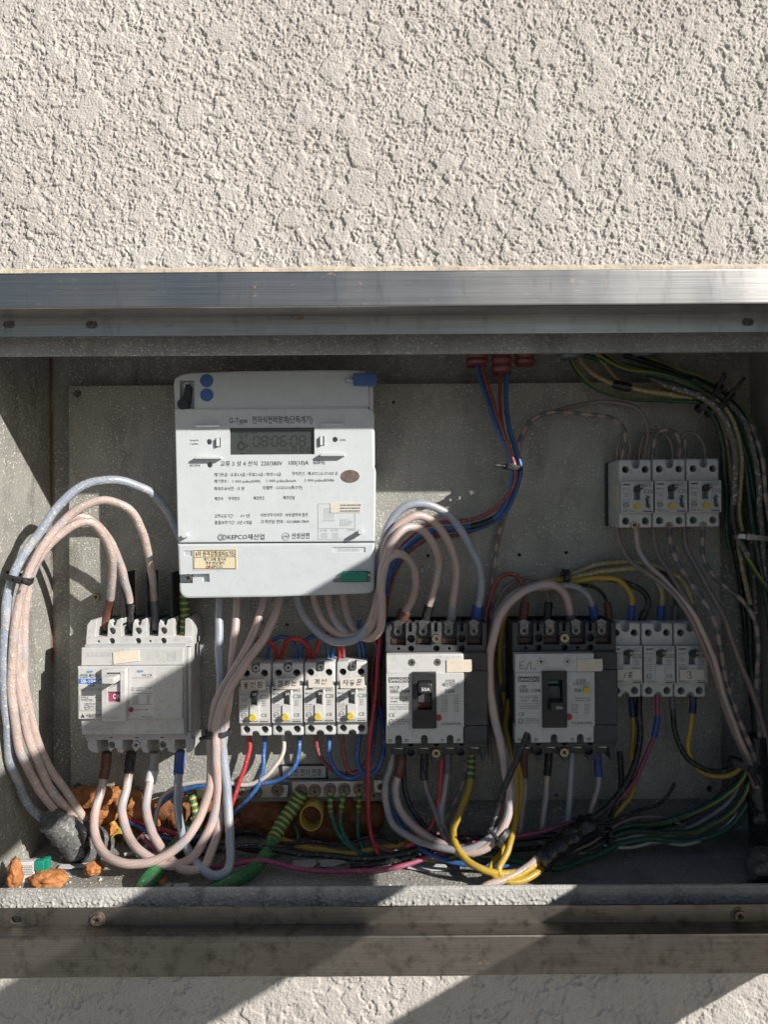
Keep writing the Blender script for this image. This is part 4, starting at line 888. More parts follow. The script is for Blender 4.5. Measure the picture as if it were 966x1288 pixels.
# ------------------------------------------------------------------ foam, tag and litter
def blob(mb, c, rx, rd, rz, seed, amp=.3, f=2.2, sub=4):
    mb.ang = 180
    bm = bmesh.new(); bmesh.ops.create_icosphere(bm, subdivisions=sub, radius=1)
    for v in bm.verts:
        q = v.co.copy()
        s = 1+amp*noise.fractal(q*f+Vector((seed*7.3, seed*2.1, 0)), .9, 2, 4)
        v.co = Vector((c.x+q.x*rx*s, c.y+q.y*rd*s, c.z+q.z*rz*s))
    bm.verts.index_update(); mb.add([v.co[:] for v in bm.verts], [[v.index for v in f_.verts] for f_ in bm.faces]); bm.free()
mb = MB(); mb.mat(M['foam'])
for i, (x, y, rx, ry) in enumerate([(215+i*11.2+random.uniform(-5, 5), 1028+random.uniform(-16, 18), random.uniform(17, 34), random.uniform(13, 24)) for i in range(23)]):
    p = P(x, y, -.008+random.uniform(-.004, .004)); blob(mb, p, rx*.00085, .012, ry*.00085, i, .34, 2.0, 3)
tag(mb.build('sealing_foam'), 'long brown mass of sealing foam behind the wires under the earth bar', 'foam')
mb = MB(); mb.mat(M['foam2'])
for i, (x, y, rx, ry, d) in enumerate(((84, 1010, 20, 13, .002), (100, 1003, 24, 13, .006), (122, 1003, 26, 14, .009), (142, 1000, 20, 10, .008), (160, 1006, 22, 13, .008), (128, 1022, 22, 14, .004), (176, 1018, 18, 18, .006), (186, 1034, 14, 14, .004), (74, 1046, 12, 14, .012), (136, 1044, 10, 10, .006), (168, 1050, 12, 8, .008))):
    blob(mb, P(x, y, d), rx*.00085, .011, ry*.00085, 20+i, .3, 2.0, 3)
tag(mb.build('sealing_foam'), 'sunlit orange sealing foam bulging behind the taped conduit on the left', 'foam')
for i, (x, y, rx, ry, d, lb) in enumerate(((60, 1106, 22, 12, .106, 'orange lump of foam on the floor right of the white tag'), (18, 1100, 9, 20, .112, 'small orange foam lump left of the white tag'),
        (117, 1092, 12, 8, .085, 'round orange foam crumb on the floor right of the tag'), (202, 1108, 7, 5, .1, 'tiny brown foam crumb beside the green pipe'))):
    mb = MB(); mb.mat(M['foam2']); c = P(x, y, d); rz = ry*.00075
    if c.z-rz < BOX_B: c.z = BOX_B+rz*.8
    blob(mb, Vector((0, 0, 0)), rx*.00075, .012 if rx > 15 else .007, rz, 40+i, .3, 2.2, 4)
    tag(mb.build('foam_lump', None, c), lb, 'foam')
# white printed tag with its green clip
k = .745/1000
tg = empty('seal_tag', P(35, 1100, .105), 'white printed seal tag with a green clip on the floor at lower left', 'tag')
mb = MB(35, 1098, k); mb.mat(M['paper']); mb.prism([(26, 1081), (45, 1080), (43, 1120), (24, 1120)], -2, 3, .6); mb.build('tag_body', tg)
mb = MB(35, 1098, k); mb.mat(M['ink'])
random.seed(4)
for i in range(6):
    y = 1085+i*2.1
    x = 29
    while x < 42:
        l = random.uniform(.8, 2); mb.fill(x, x+l, y, y+.9, 3.15); x += l+.7
for i in range(14):
    x = 28+i*.95; mb.fill(x, x+random.uniform(.3, .65), 1106, 1117, 3.15)
mb.build('printed_text', tg)
mb = MB(35, 1098, k); mb.mat(M['green_seal']); mb.box(45, 57, 1079, 1092, -3, 4, 1); mb.box(53, 61, 1078, 1096, -6, 1, 1); mb.box(57, 62, 1080, 1094, 1, 3, .6); mb.build('clip', tg)
# scraps
for (pts, d, lb) in (([(455-0, 1088), (0, 0)], 0, ''),):
    pass
for x, y, w_, h_, lb in ((383, 1088, 15, 5, 'grey paper scrap on the floor, left of the pair below the earth bar'), (418, 1086, 17, 5, 'white paper scrap on the floor, right of the pair below the earth bar'),
        (205, 1114, 10, 3, 'white paper scrap beside the green pipe'), (228, 1115, 9, 3, 'white paper scrap between the green pipe and earth cable'), (538, 1092, 24, 6, 'pale torn paper strip on the sunlit floor below the middle breaker'), (95, 1089, 20, 3, 'thin white cable offcut on the floor at left')):
    d = CAMD+BOX_B/((y-644)/FOC); c = P(x, y, d); c.z = BOX_B+.0006
    mb = MB(); mb.mat(M['paper'])
    a = random.uniform(-.3, .3); W, H = w_*.00078, h_*.0016
    top = []
    for i, (u, v) in enumerate(((-1, -1), (-.2, -1.1), (.9, -.8), (1, .3), (.7, 1), (-.3, .9), (-1, .7))):
        top.append((u*W*math.cos(a)-v*H*math.sin(a), u*W*math.sin(a)+v*H*math.cos(a), .001+.0014*abs(u*v)))
    n_ = len(top); mb.add(top+[(q[0], q[1], q[2]-.0007) for q in top], [tuple(range(n_)), tuple(range(2*n_-1, n_-1, -1))]+[(i, n_+i, n_+(i+1) % n_, (i+1) % n_) for i in range(n_)])
    tag(mb.build('paper_scrap', None, c), lb, 'paper scrap')
# crumbs on the floor
random.seed(9)
mb = MB(); mb.mat(M['dust'])
for i in range(1700):
    q = random.random()
    if q < .35: x = random.uniform(BOX_L+.005, -.12); y = random.uniform(-.14, .016)
    elif q < .65: x = random.uniform(-.02, .13); y = random.uniform(-.14, .0)
    else: x = random.uniform(BOX_L+.005, BOX_R-.005); y = .014-abs(random.gauss(0, .03))
    r = random.uniform(.0004, .0012)*(2.0 if random.random() < .1 else 1)
    vs = [(x+r*math.cos(a+i)*random.uniform(.7, 1.3), y+r*math.sin(a+i)*random.uniform(.7, 1.3), BOX_B+zz) for a, zz in ((0, 0), (2.1, 0), (4.2, 0))]
    vs.append((x+random.uniform(-.4, .4)*r, y, BOX_B+r*random.uniform(.7, 1.3)))
    mb.add(vs, [(0, 1, 3), (1, 2, 3), (2, 0, 3)])
tag(mb.build('plaster_crumbs'), 'pale crumbs of plaster scattered over the box floor', 'debris', kind='stuff')

# ------------------------------------------------------------------ earth and neutral bars
def bar(label, x0, x1, y0, y1, d, bolts, boltm):
    k = (CAMD-d/1000)/1000; cx, cy = (x0+x1)/2, (y0+y1)/2
    c = P(cx, cy, d/1000); c.y = 0
    t_ = empty('terminal_bar', c, label, 'terminal bar')
    mb = MB(cx, cy, k); mb.mat(M['bar']); mb.box(x0, x1, y0, y1, d-6, d, .8)
    mb.box(x0+4, x0+14, y0+4, y1-4, 0, d-6); mb.box(x1-14, x1-4, y0+4, y1-4, 0, d-6)
    cut = MB(cx, cy, k)
    for bx, by in bolts: cut.cyl(bx, by, 5.6, d-2.5, d+3)
    mb.build('bar', t_, None, cut)
    for bx, by in bolts:
        s = MB(0, 0, k); s.mat(M[boltm]); s.cyl(0, 0, 8.2, d, d+1.2, 20); s.cyl(0, 0, 6.2, d+1.2, d+3.6, 6, 6.0); s.screw(0, 0, 4.2, d+3.6, d+5.4)
        o = s.build('bolt', t_); o.location = ((bx-cx)*k, 0, (cy-by)*k)
    return t_
bar('metal earth bar with five bolts below the small white sign', 367, 457, 983, 1003, 14, [(379, 994), (396, 994), (415, 993), (433, 993), (452, 992)], 'rustmetal')
bar('neutral bar half hidden behind the pink cables, left of the earth bar', 228, 362, 988, 1004, 10, [(239, 998), (298, 996), (322, 997), (349, 994)], 'rustmetal')
t_ = empty('terminal_block', P(477, 987, .01), 'small square metal terminal block right of the earth bar', 'terminal block')
mb = MB(477, 987, .00084); mb.mat(M['bar']); mb.box(470, 486, 979, 995, -10, 6, .8); cut = MB(477, 987, .00084); cut.cyl(479, 987, 4.2, -5, 9); mb.build('block', t_, None, cut)
mb = MB(477, 987, .00084); mb.mat(M['rustmetal']); mb.screw(479, 987, 3.6, -5, 3); mb.build('screw', t_)
# little sign
sg = empty('name_plate', P(383, 970, .0), 'small black framed sign with Korean lettering on the mounting plate', 'sign')
mb = MB(383, 970.5, .00085); mb.mat(M['black_pl']); mb.prism([(353, 961.5), (411.5, 961), (412, 979.5), (354, 980)], 0, 2.2, .3); mb.build('frame', sg)
mb = MB(383, 970.5, .00085); mb.mat(M['name_grey']); mb.box(355.5, 409.8, 963.4, 978, 2, 2.7, .2); mb.build('face', sg)
mb = MB(383, 970.5, .00085); mb.mat(M['ink']); mb.text('안전 전기 연결', 363.5, 404, 974.2, 6.6, 2.85, .012); mb.build('printed_text', sg)

# ------------------------------------------------------------------ the electricity meter
def korean_mark(mb, x, y, r, d):
    mb.ring(x, y, r*.86, r, d-.02, d, 24); mb.text('KC', x-r*.5, x+r*.5, y+r*.3, r*.7, d)
MK = .77/1000; MX, MY = 345, 608
mt = empty('electric_meter', (P(MX, MY, .08).x, 0, P(MX, MY, .08).z), 'white electronic electricity meter with LCD and Korean lettering', 'electricity meter')
mt.rotation_euler = (0, 0, 0)
def mmb(m=None):
    mb = MB(MX, MY, MK)
    if m: mb.mat(M[m])
    return mb
def rrect(x0, x1, y0, y1, r, n=5, corners=(1, 1, 1, 1)):
    pts = []
    for (cx, cy, a0), on in zip(((x1-r, y0+r, -90), (x1-r, y1-r, 0), (x0+r, y1-r, 90), (x0+r, y0+r, 180)), corners):
        if not on:
            pts.append((cx+(r if a0 in (-90, 0) else -r), cy+(-r if a0 in (-90, 180) else r))); continue
        for i in range(n+1):
            a = math.radians(a0+90*i/n); pts.append((cx+r*math.cos(a), cy+r*math.sin(a)))
    return pts
mb = mmb('meter2'); mb.prism(rrect(226, 466, 474, 744, 8), 2, 60); mb.build('base', mt)
# face with LCD window, lamp holes and recesses
mb = mmb('meter'); mb.prism([(219, 513), (462, 513), (470, 518), (470.5, 586), (472.5, 592), (471, 682), (222, 682)], 40, 78, 1.2)
cut = mmb()
cut.box(288.5, 395.5, 537.5, 571.5, 74, 90)
for x, y, r in ((262.5, 555, 3.6), (263, 584, 3.6), (421.5, 553, 3.4)): cut.cyl(x, y, r, 70, 90, 16)
for x0, x1, y0, y1 in ((270, 277, 550, 562), (401, 408, 549, 561)): cut.box(x0, x1, y0, y1, 73, 90)
face = mb.build('face_panel', mt, None, cut)
mb = mmb('meter2')   # narrow ledges beside the face
mb.box(463, 471.5, 520, 586, 60, 76.5, .8); mb.build('side_ledge', mt)
# hooks round the display and pegs
for x0, x1, y0, y1 in ((246, 277, 533.5, 536.5), (404, 433, 532.5, 535.5), (246, 279, 574, 577), (403, 434, 571, 574.5)):
    mb = mmb('meter'); mb.box(x0, x1, y0, y1, 77, 82 if y0 < 560 else 84, .5); mb.build('hook', mt)
for x0, x1, y0, y1 in ((272, 275.5, 550.5, 561), (402.5, 406, 549.5, 560.5)):
    mb = mmb('meter'); mb.box(x0, x1, y0, y1, 74, 81, .4); mb.build('catch', mt)
for x, y in ((233.5, 672.5), (453.5, 669.5)):
    mb = mmb('meter'); mb.cyl(x, y, 3.2, 77, 89, 16, 3.0); mb.build('peg', mt)
# top cover
mb = mmb('meter2'); mb.prism([(217, 481), (219, 474), (226, 469.5), (240, 467), (300, 465.2), (400, 464.5), (452, 465), (461, 468), (464, 476), (465, 512), (219, 514)], 40, 76, 1.5)
cut = mmb(); cut.box(225, 243.5, 477, 513.5, 68, 90); mb.build('top_cover', mt, None, cut)
mb = mmb('meter2'); mb.box(244, 463, 511.6, 513.4, 75.8, 76.6); mb.box(244.5, 246, 478, 512, 75.8, 76.6); mb.build('cover_ridge', mt)
mb = mmb('meter'); mb.prism([(464, 478), (470, 482), (470, 520), (464, 516)], 40, 72, .8); mb.build('side_ledge', mt)
mb = mmb('black_pl'); mb.prism([(226, 505), (232, 484), (236, 481), (239, 486), (237, 505)], 68, 75, .6); mb.cyl(229.5, 507, 7.2, 68, 78, 18); mb.build('sealing_knob', mt)
mb = mmb('zinc'); mb.screw(232.5, 482.5, 4, 68, 73); mb.build('screw', mt)
for y in (477.5, 495.5):
    mb = mmb('blue_seal'); mb.cyl(259.5, y, 7.4, 75.5, 76.6, 24); mb.ring(259.5, y, 7.4, 8.2, 75.6, 76.9); mb.build('blue_disc', mt)
mb = mmb('blue_seal'); mb.box(445, 475.5, 471, 485.5, 73, 84, 1); o = mb.build('blue_seal', mt)
mb = mmb('zinc'); mb.box(434, 446, 477.5, 480.5, 76, 79, .4); mb.cyl(438, 479, 2.6, 76, 80, 10); mb.build('seal_pin', mt)
# LCD
mb = mmb('lcd'); mb.box(288, 396, 537, 572, 73.5, 75.2, .2); lcd = mb.build('display', mt)
mb = mmb('lcd_seg')
def seg7(x, y, w_, h_, ch, th, d, sk=.06):
    S_ = {'0': 'abcdef', '1': 'bc', '2': 'abged', '6': 'afgedc', '8': 'abcdefg', '4': 'fgbc'}[ch]
    m_ = h_/2; g = th*.55
    L_ = {'a': (0, 0, w_, 0), 'b': (w_, 0, w_, m_), 'c': (w_, m_, w_, h_), 'd': (0, h_, w_, h_), 'e': (0, m_, 0, h_), 'f': (0, 0, 0, m_), 'g': (0, m_, w_, m_)}
    for c in S_:
        x0, y0, x1, y1 = L_[c]
        if y0 == y1: x0 += g; x1 -= g
        else: y0 += g; y1 -= g
        mb.line(x+x0+(h_-y0)*sk, y+y0, x+x1+(h_-y1)*sk, y+y1, th, d)
for i, (ch, x) in enumerate(zip('080608', (318, 328.5, 341.5, 352, 365.5, 376))): seg7(x, 548, 7, 12.5, ch, 1.5, 75.35)
for x in (339, 362.5):
    mb.fill(x, x+1.4, 551, 552.5, 75.35); mb.fill(x, x+1.4, 557, 558.5, 75.35)
seg7(300.5, 543, 3.6, 6, '0', .9, 75.35); seg7(307, 543, 3.6, 6, '2', .9, 75.35)
mb.text('DM', 315, 322, 545, 2.6, 75.35); mb.text('▶', 309, 312.5, 562, 4, 75.35); mb.text('L1 L2 L3', 349, 362, 567.5, 3, 75.35)
mb.ring(302.5, 560.5, 3, 5.3, 75.3, 75.35, 20); mb.fill(301, 304, 553.5, 556, 75.37)
mb.text('▲', 301, 304.5, 552, 2, 75.35); mb.text('▼', 301, 304.5, 571, 2, 75.35); mb.text('A', 313, 316, 569.5, 3, 75.35)
for x in (370, 379.5, 388.5): mb.ring(x, 565.5, 2, 3.4, 75.3, 75.35, 16)
mb.build('digits', lcd)
# lettering
mb = mmb('ink'); D_ = 78.25
mb.text('G-Type', 288, 311, 531.6, 7, D_, .004); mb.text('전자식전력량계(단독계기)', 317, 393, 531.6, 7.6, D_, .006)
mb.text('kvarh', 239, 249, 554, 2.6, D_); mb.text('1 pulse', 239, 249, 558.4, 2.6, D_); mb.text('kWh', 428, 435, 555, 2.6, D_); mb.text('60.5334', 238, 251, 586, 3, D_)
mb.text('교류 3 상 4 선식', 276.5, 323, 585.4, 5.4, D_, .0); mb.text('220/380V', 328, 355, 585.2, 5.4, D_); mb.text('100(10)A', 363, 388, 584.6, 5.4, D_); mb.text('60Hz', 394, 409, 584.2, 5.4, D_)
def tl(s_, x0, x1, y, h=3.7): mb.text(s_, x0, x1, y, h, D_, 0, 1)
tl('계기등급 : 유효1.0급 / 무효2.0급 / 피상1.0급', 268.5, 353, 598.4); tl('형식승인 : 제 KTC-G-17-025 호', 367, 425, 597.6)
tl('계기정수 :', 268.5, 287, 606.8); tl('1 000 pulse/kWh', 292, 327, 606.8); tl('1 000 pulse/kvarh', 335, 372, 606.4); tl('1 000 pulse/kVAh', 383.5, 420, 606)
tl('최대수요시한 : 15 분', 268.5, 307, 616); tl('모델명 : CSG3210(특수형)', 330, 380, 615.2)
tl('제조사', 269, 280, 628.6); tl('형식번호', 286.5, 301, 628.6); tl('제조번호', 318, 332, 628.2); tl('제조년월', 355.5, 370, 627.8)
tl('검정유효기간 :', 269, 294, 650.4); tl('10 년', 302, 313, 650.4); tl('사용상주의사항 : 사용설명서 참조', 327, 387, 649.6)
tl('품질보증기간 : 2년 6개월', 269, 315.5, 658.8); tl('고객상담 전화 : 061)888-7800', 327, 388, 658)
mb.text('KEPCO재산업', 285, 331.5, 678, 5.6, D_, .008); mb.text('신성산전', 366, 388.5, 677.2, 6, D_, .01)
mb.build('printed_text', mt)
mb = mmb('ink_grey'); mb.ring(276.5, 675.5, 2.2, 4.2, D_-.1, D_, 20); mb.ring(280.6, 675.5, 2.0, 3.6, D_-.1, D_+.03, 20)
mb.ring(358.5, 675, 4.2, 5, D_-.1, D_, 24); mb.poly([(355, 678), (358, 673), (360, 677), (362.5, 672)], .9, D_); mb.line(354, 675, 363, 675, .7, D_+.02); mb.build('maker_logo', mt)
mb = mmb('ink_faint'); mb.rect(399.5, 446, 634, 678.6, .5, D_); mb.line(399.5, 665, 446, 665, .45, D_)
for i in range(5):
    mb.poly([(408+i*2.8, 653), (408+i*2.8, 640+i*1.4), (424, 640+i*1.4)], .4, D_); mb.poly([(438-i*2.6, 653), (438-i*2.6, 656+i*1.4), (444-i, 656+i*1.4)], .4, D_)
mb.text('RS-485', 402, 411, 668.6, 2.4, D_, 0, 1); mb.text('RS-485', 416, 425, 668.4, 2.4, D_, 0, 1); mb.text('LEVEL', 436.5, 445, 668.2, 2.4, D_, 0, 1)
for x in (404, 408, 418, 422): mb.rect(x, x+2.4, 671, 677, .4, D_)
mb.text('①②③④⑤', 405, 421, 656, 2.2, D_, 0, 1); mb.build('wiring_diagram', mt)
mb = mmb('sticker_w'); mb.prism(rrect(415, 454, 632.5, 645.5, 1.5), 78, 78.5); st = mb.build('serial_sticker', mt)
mb = mmb('ink')
random.seed(3)
for j, y in enumerate((635.2, 639, 642.6)):
    x = 427.5
    while x < 452:
        l = random.uniform(.8, 2.2); mb.fill(x, x+l, y, y+1.4, 78.65); x += l+random.uniform(.4, 1)
mb.build('printed_text', st)
mb = mmb('sticker_br'); 
pts = [(440.3+11.8*math.cos(i*math.pi/16), 599.5+8*math.sin(i*math.pi/16)) for i in range(32)]; mb.prism(pts, 78, 78.5); mb.build('oval_sticker', mt)
# terminal cover
mb = mmb('meter2'); mb.prism([(222, 683.5), (471, 683.5), (470.5, 735)]+[(470.5-10+10*math.cos(a), 737.5+10*math.sin(a)) for a in np.linspace(.1, math.pi/2, 5)]+[(345, 751.2), (236, 752)]+[(235-11*math.sin(a), 741+11*math.cos(a)) for a in np.linspace(.1, math.pi/2, 5)], 30, 79, 2)
cut = mmb()
cut.box(418, 459, 689, 695.5, 78, 90); cut.box(230, 240, 692, 698.5, 78, 90)
cut.prism([(223, 722), (262, 721), (262.5, 731.5), (253, 731.5), (253, 727), (241, 727), (241, 733), (223, 733)], 74, 90)
cut.prism([(418, 729), (430, 726), (430, 719), (465, 719), (465, 733), (418, 733)], 74, 90)
tc = mb.build('terminal_cover', mt, None, cut)
mb = mmb('zinc'); mb.screw(235, 726.5, 5.6, 74, 80); mb.build('screw', tc)
mb = mmb('green_seal'); mb.box(429, 461, 719.5, 732, 74, 84, 1.2); mb.build('green_seal', tc)
mb = mmb('zinc'); mb.box(461, 466, 722.5, 725.5, 75, 79, .4); mb.build('seal_pin', tc)
mb = mmb('ink_faint'); mb.text('2016.09.0004', 424, 451, 694.4, 3.6, 78.15); mb.text('DA', 232, 238, 697.4, 3.6, 78.15); mb.build('printed_text', tc)
mb = mmb('sticker_y'); mb.prism([(241.5, 690.5), (296.5, 689.8), (297, 715.6), (242, 716.5)], 79, 79.5); st = mb.build('notice_sticker', tc)
mb = mmb('ink'); mb.rect(242.8, 295.4, 691.6, 714.8, .7, 79.65); mb.text('6차 원격검침설비(LTE)', 245, 294, 698.6, 5.4, 79.65, .012); mb.line(243, 700.3, 295.4, 700, .6, 79.65)
mb.text('계기 교체, 철거시', 255, 283, 704.8, 3.2, 79.65, .012, 1); mb.text('공용 반납 필히', 257.5, 281, 709.4, 3.2, 79.65, .012, 1); mb.text('KEPCO', 262, 279, 713.9, 3.2, 79.65, .015); mb.build('printed_text', st)
mb = mmb('ink_red'); mb.ring(260, 712.6, .9, 2, 79.6, 79.65, 14); mb.build('logo_mark', st)

# ------------------------------------------------------------------ big white breaker on the left
BX, BY, BK = 165, 866, .79/1000
wb = empty('circuit_breaker', (P(BX, BY, .06).x, 0, P(BX, BY, .06).z), 'large white four pole circuit breaker at far left with a blue printed band', 'circuit breaker')
def bmb(m=None):
    q = MB(BX, BY, BK)
    if m: q.mat(M[m])
    return q
mb = bmb('side_pl'); mb.prism([(103, 812), (231, 812), (231, 930), (103, 930)], 0, 52); mb.build('base', wb)
def comb(mb, m, down, y_root, y_tip, d0, d1):
    s_ = 1 if not down else -1
    def Y(v): return y_root-(y_root-y_tip)*v
    xs = [(102, 116, 0), (129, 149, 1), (161, 181, 1), (194, 216, 1), (228, 239, 0)]
    for i, (x0, x1, mid) in enumerate(xs):
        if mid:
            c = (x0+x1)/2-1
            poly = [(x0, Y(0)), (x0+1, Y(.75)), (x0+3, Y(.95)), (x0+6, Y(.8)), (x0+8, Y(.62)), (x0+11, Y(.7)), (x0+12.5, Y(.95)), (x1-2, Y(1.06)), (x1, Y(.98)), (x1-2, Y(.5)), (x1-1, Y(0))]
        elif i == 0: poly = [(x0, Y(0)), (x0+1.5, Y(.7)), (x0+6, Y(.95)), (x1, Y(1.02)), (x1-2, Y(0))]
        else: poly = [(x0, Y(0)), (x0+1, Y(1)), (x0+5, Y(1.06)), (x0+9, Y(.9)), (x1, Y(.5)), (x1, Y(0))]
        mb.prism(poly, d0, d1, .5)
mb = bmb('white_pl'); comb(mb, 'white_pl', False, 804, 781, 8, 47); mb.box(102, 238, 803, 816, 4, 48, .8)
cut = bmb()
for x in (135.5, 169, 201.5): cut.cyl(x, 796, 4.6, 38, 60, 16); cut.cyl(x, 808.7, 4, 38, 60, 16)
for x in (118.5, 184.5): cut.cyl(x, 809, 1.7, 38, 60, 10)
mb.build('upper_terminal_block', wb, None, cut)
mb = bmb('white_pl'); comb(mb, 'white_pl', True, 934, 951.5, 8, 47); mb.box(101, 236, 925.5, 935, 4, 48, .8)
cut = bmb()
for x in (133.5, 166.5, 199): cut.cyl(x, 929, 4, 38, 60, 16)
for x in (134, 199.5): cut.cyl(x, 941.5, 4.4, 38, 60, 16)
for x in (117.5, 183): cut.cyl(x, 929, 1.7, 38, 60, 10)
mb.build('lower_terminal_block', wb, None, cut)
mb = bmb('zinc'); mb.screw(166, 941, 5, 44, 50); mb.build('screw', wb)
for x in (122.5, 155, 187.5, 222):
    mb = bmb('black_pl'); mb.box(x-5.5, x+5.5, 783, 803, 4, 26); mb.build('terminal_pocket', wb)
    mb = bmb('dull_screw'); mb.screw(x+1, 792, 4.6, 26, 31); mb.build('screw', wb)
for x in (147, 178.5, 211):
    mb = bmb('black_pl'); mb.box(x-1, x+1, 722, 790, 4, 44); mb.build('phase_barrier', wb)
mb = bmb('white_pl'); mb.prism([(100, 815.5), (230, 815.5), (229.5, 838), (99.5, 838)], 30, 56, 1); mb.build('upper_case', wb)
mb = bmb('white_pl'); mb.prism([(98.5, 904), (229, 904), (230, 925.5), (100, 925.5)], 30, 56, 1); mb.build('lower_case', wb)
mb = bmb('white_pl'); mb.prism([(97, 838.2), (229.5, 838.2), (228.5, 904.5), (97, 904.5)], 30, 60, .9)
mb.build('front_plate', wb)
mb = bmb('white_pl'); mb.box(231, 235.5, 806, 930, 2, 46, 1.2); mb.build('side_wall', wb)
mb = bmb('plate_w'); mb.box(98.5, 129.5, 840, 903.5, 59.5, 60.5); mb.build('label_plate', wb); mb = bmb('plate_w'); mb.box(162, 194.5, 840, 903.5, 59.5, 60.5); mb.build('label_plate', wb)
mb = bmb('white_pl'); mb.box(130, 160.5, 839.5, 905.5, 58, 67, .9); cut = bmb(); cut.box(136.5, 154, 844, 881.5, 60.3, 80); hs = mb.build('handle_housing', wb, None, cut)
mb = bmb('white_pl'); mb.prism([(136.8, 866), (152, 856), (153.8, 864), (153.8, 869), (136.8, 869)], 60, 63.5, .4); mb.build('handle_slope', hs)
mb = bmb('white_pl'); mb.box(137, 153.4, 846, 854.5, 60, 82, 1.2); mb.build('handle', hs)
mb = bmb('magenta_pl'); mb.box(136.7, 153.8, 869.5, 881.3, 60.1, 62); mb.build('on_indicator', hs)
mb = bmb('ink_white'); mb.text('ON', 142.5, 152.5, 878, 6, 62.15, .01); mb.build('printed_text', hs)
L_ = 60.7
mb = bmb('ink'); mb.text('산업용 배선차단기', 100, 129, 851.8, 4.3, L_, .006); mb.text('75A', 109.5, 119.5, 863.8, 4.8, L_, .0)
mb.line(100, 866, 128.5, 866, .35, L_); mb.text('AC460V', 101, 107, 868.8, 1.8, L_, 0, 1); mb.text('4P3E', 113, 117, 868.8, 1.8, L_, 0, 1); mb.text('50kA', 122, 127, 868.8, 1.8, L_, 0, 1)
mb.rect(100, 128.3, 874.5, 893.5, .3, L_); mb.text('정격전압', 101.5, 111, 878, 2.2, L_, 0, 1); mb.text('AC 460V', 119, 127.5, 878, 2, L_, 0, 1); mb.text('정격차단전류', 101.5, 116, 881.2, 2.2, L_, 0, 1); mb.text('14kA', 122, 127.5, 881.2, 2, L_, 0, 1)
mb.text('안전인증 KSC', 105.5, 121, 886, 2.2, L_, 0, 1); mb.ring(109, 889.3, 2.6, 3.2, L_-.1, L_, 18); mb.line(107, 890, 111, 888.6, .8, L_); mb.text('KAS-0621', 113, 123, 889, 1.8, L_, 0, 1); mb.text('16-1021', 113, 123, 892, 1.8, L_, 0, 1)
mb.prism([(101, 902), (103.6, 897.4), (106.2, 902)], L_-.1, L_); mb.text('서울산전(주)', 107.5, 128, 901.4, 3.8, L_, .01)
mb.text('MCCB', 179, 191, 850.8, 3.2, L_); mb.line(165.5, 852.6, 192, 852.6, .35, L_); mb.text('AC 460V / 14 kA', 165, 191, 866, 1.9, L_, 0, 1); mb.text('IEC 60947-2', 165, 180, 868.8, 1.9, L_, 0, 1); mb.line(165.5, 872.2, 191.5, 872.2, .3, L_)
for i in range(5): mb.text('IC 40%d'%(i*5), 167, 174, 876+i*2.3, 1.6, L_, 0, 1); mb.text('%d kA'%(50-i*5), 184, 188, 876+i*2.3, 1.6, L_, 0, 1)
mb.line(165.5, 886, 191.5, 886, .3, L_); mb.text('PUSH TO TRIP', 170, 186, 893.4, 1.7, L_, 0, 1); mb.text('MADE IN KOREA', 177, 192, 902.2, 1.5, L_, 0, 1)
mb.build('printed_text', wb)
mb = bmb('ink_blue'); mb.fill(98.8, 129.3, 853.2, 859.4, L_-.1); mb.text('NEW', 108.5, 116.5, 846, 3, L_, .02, 2, .25); mb.text('NEW', 172, 180, 845.8, 3, L_, .02, 2, .25); mb.build('blue_print', wb)
mb = bmb('ink_white'); mb.text('SB-104Ce', 101.5, 128, 858.2, 4.2, L_+.1, .012); mb.build('white_print', wb)
mb = bmb('red_pl'); mb.cyl(164.8, 892.4, 3.2, 60, 61.2, 18); mb.build('trip_button', wb)
mb = bmb('ink_faint'); mb.rect(209, 219.5, 821, 832, .6, 56.15); mb.text('N', 210.5, 218, 830.8, 8.4, 56.15); mb.text('SEOUL', 137, 152, 902, 4, 67.15); mb.rect(107.5, 139, 821.5, 826, .5, 56.15); mb.rect(107.5, 139, 914.5, 919.5, .5, 56.15); mb.text('LINE SIDE', 109, 137, 825.4, 2.8, 56.15); mb.text('LOAD SIDE', 109, 137, 918.8, 2.8, 56.15); mb.build('embossed_text', wb)
mb = bmb('sticker'); mb.prism([(140.5, 821), (173, 818.5), (174, 832.5), (141, 836)], 56, 57, .2); mb.build('blank_sticker', wb)

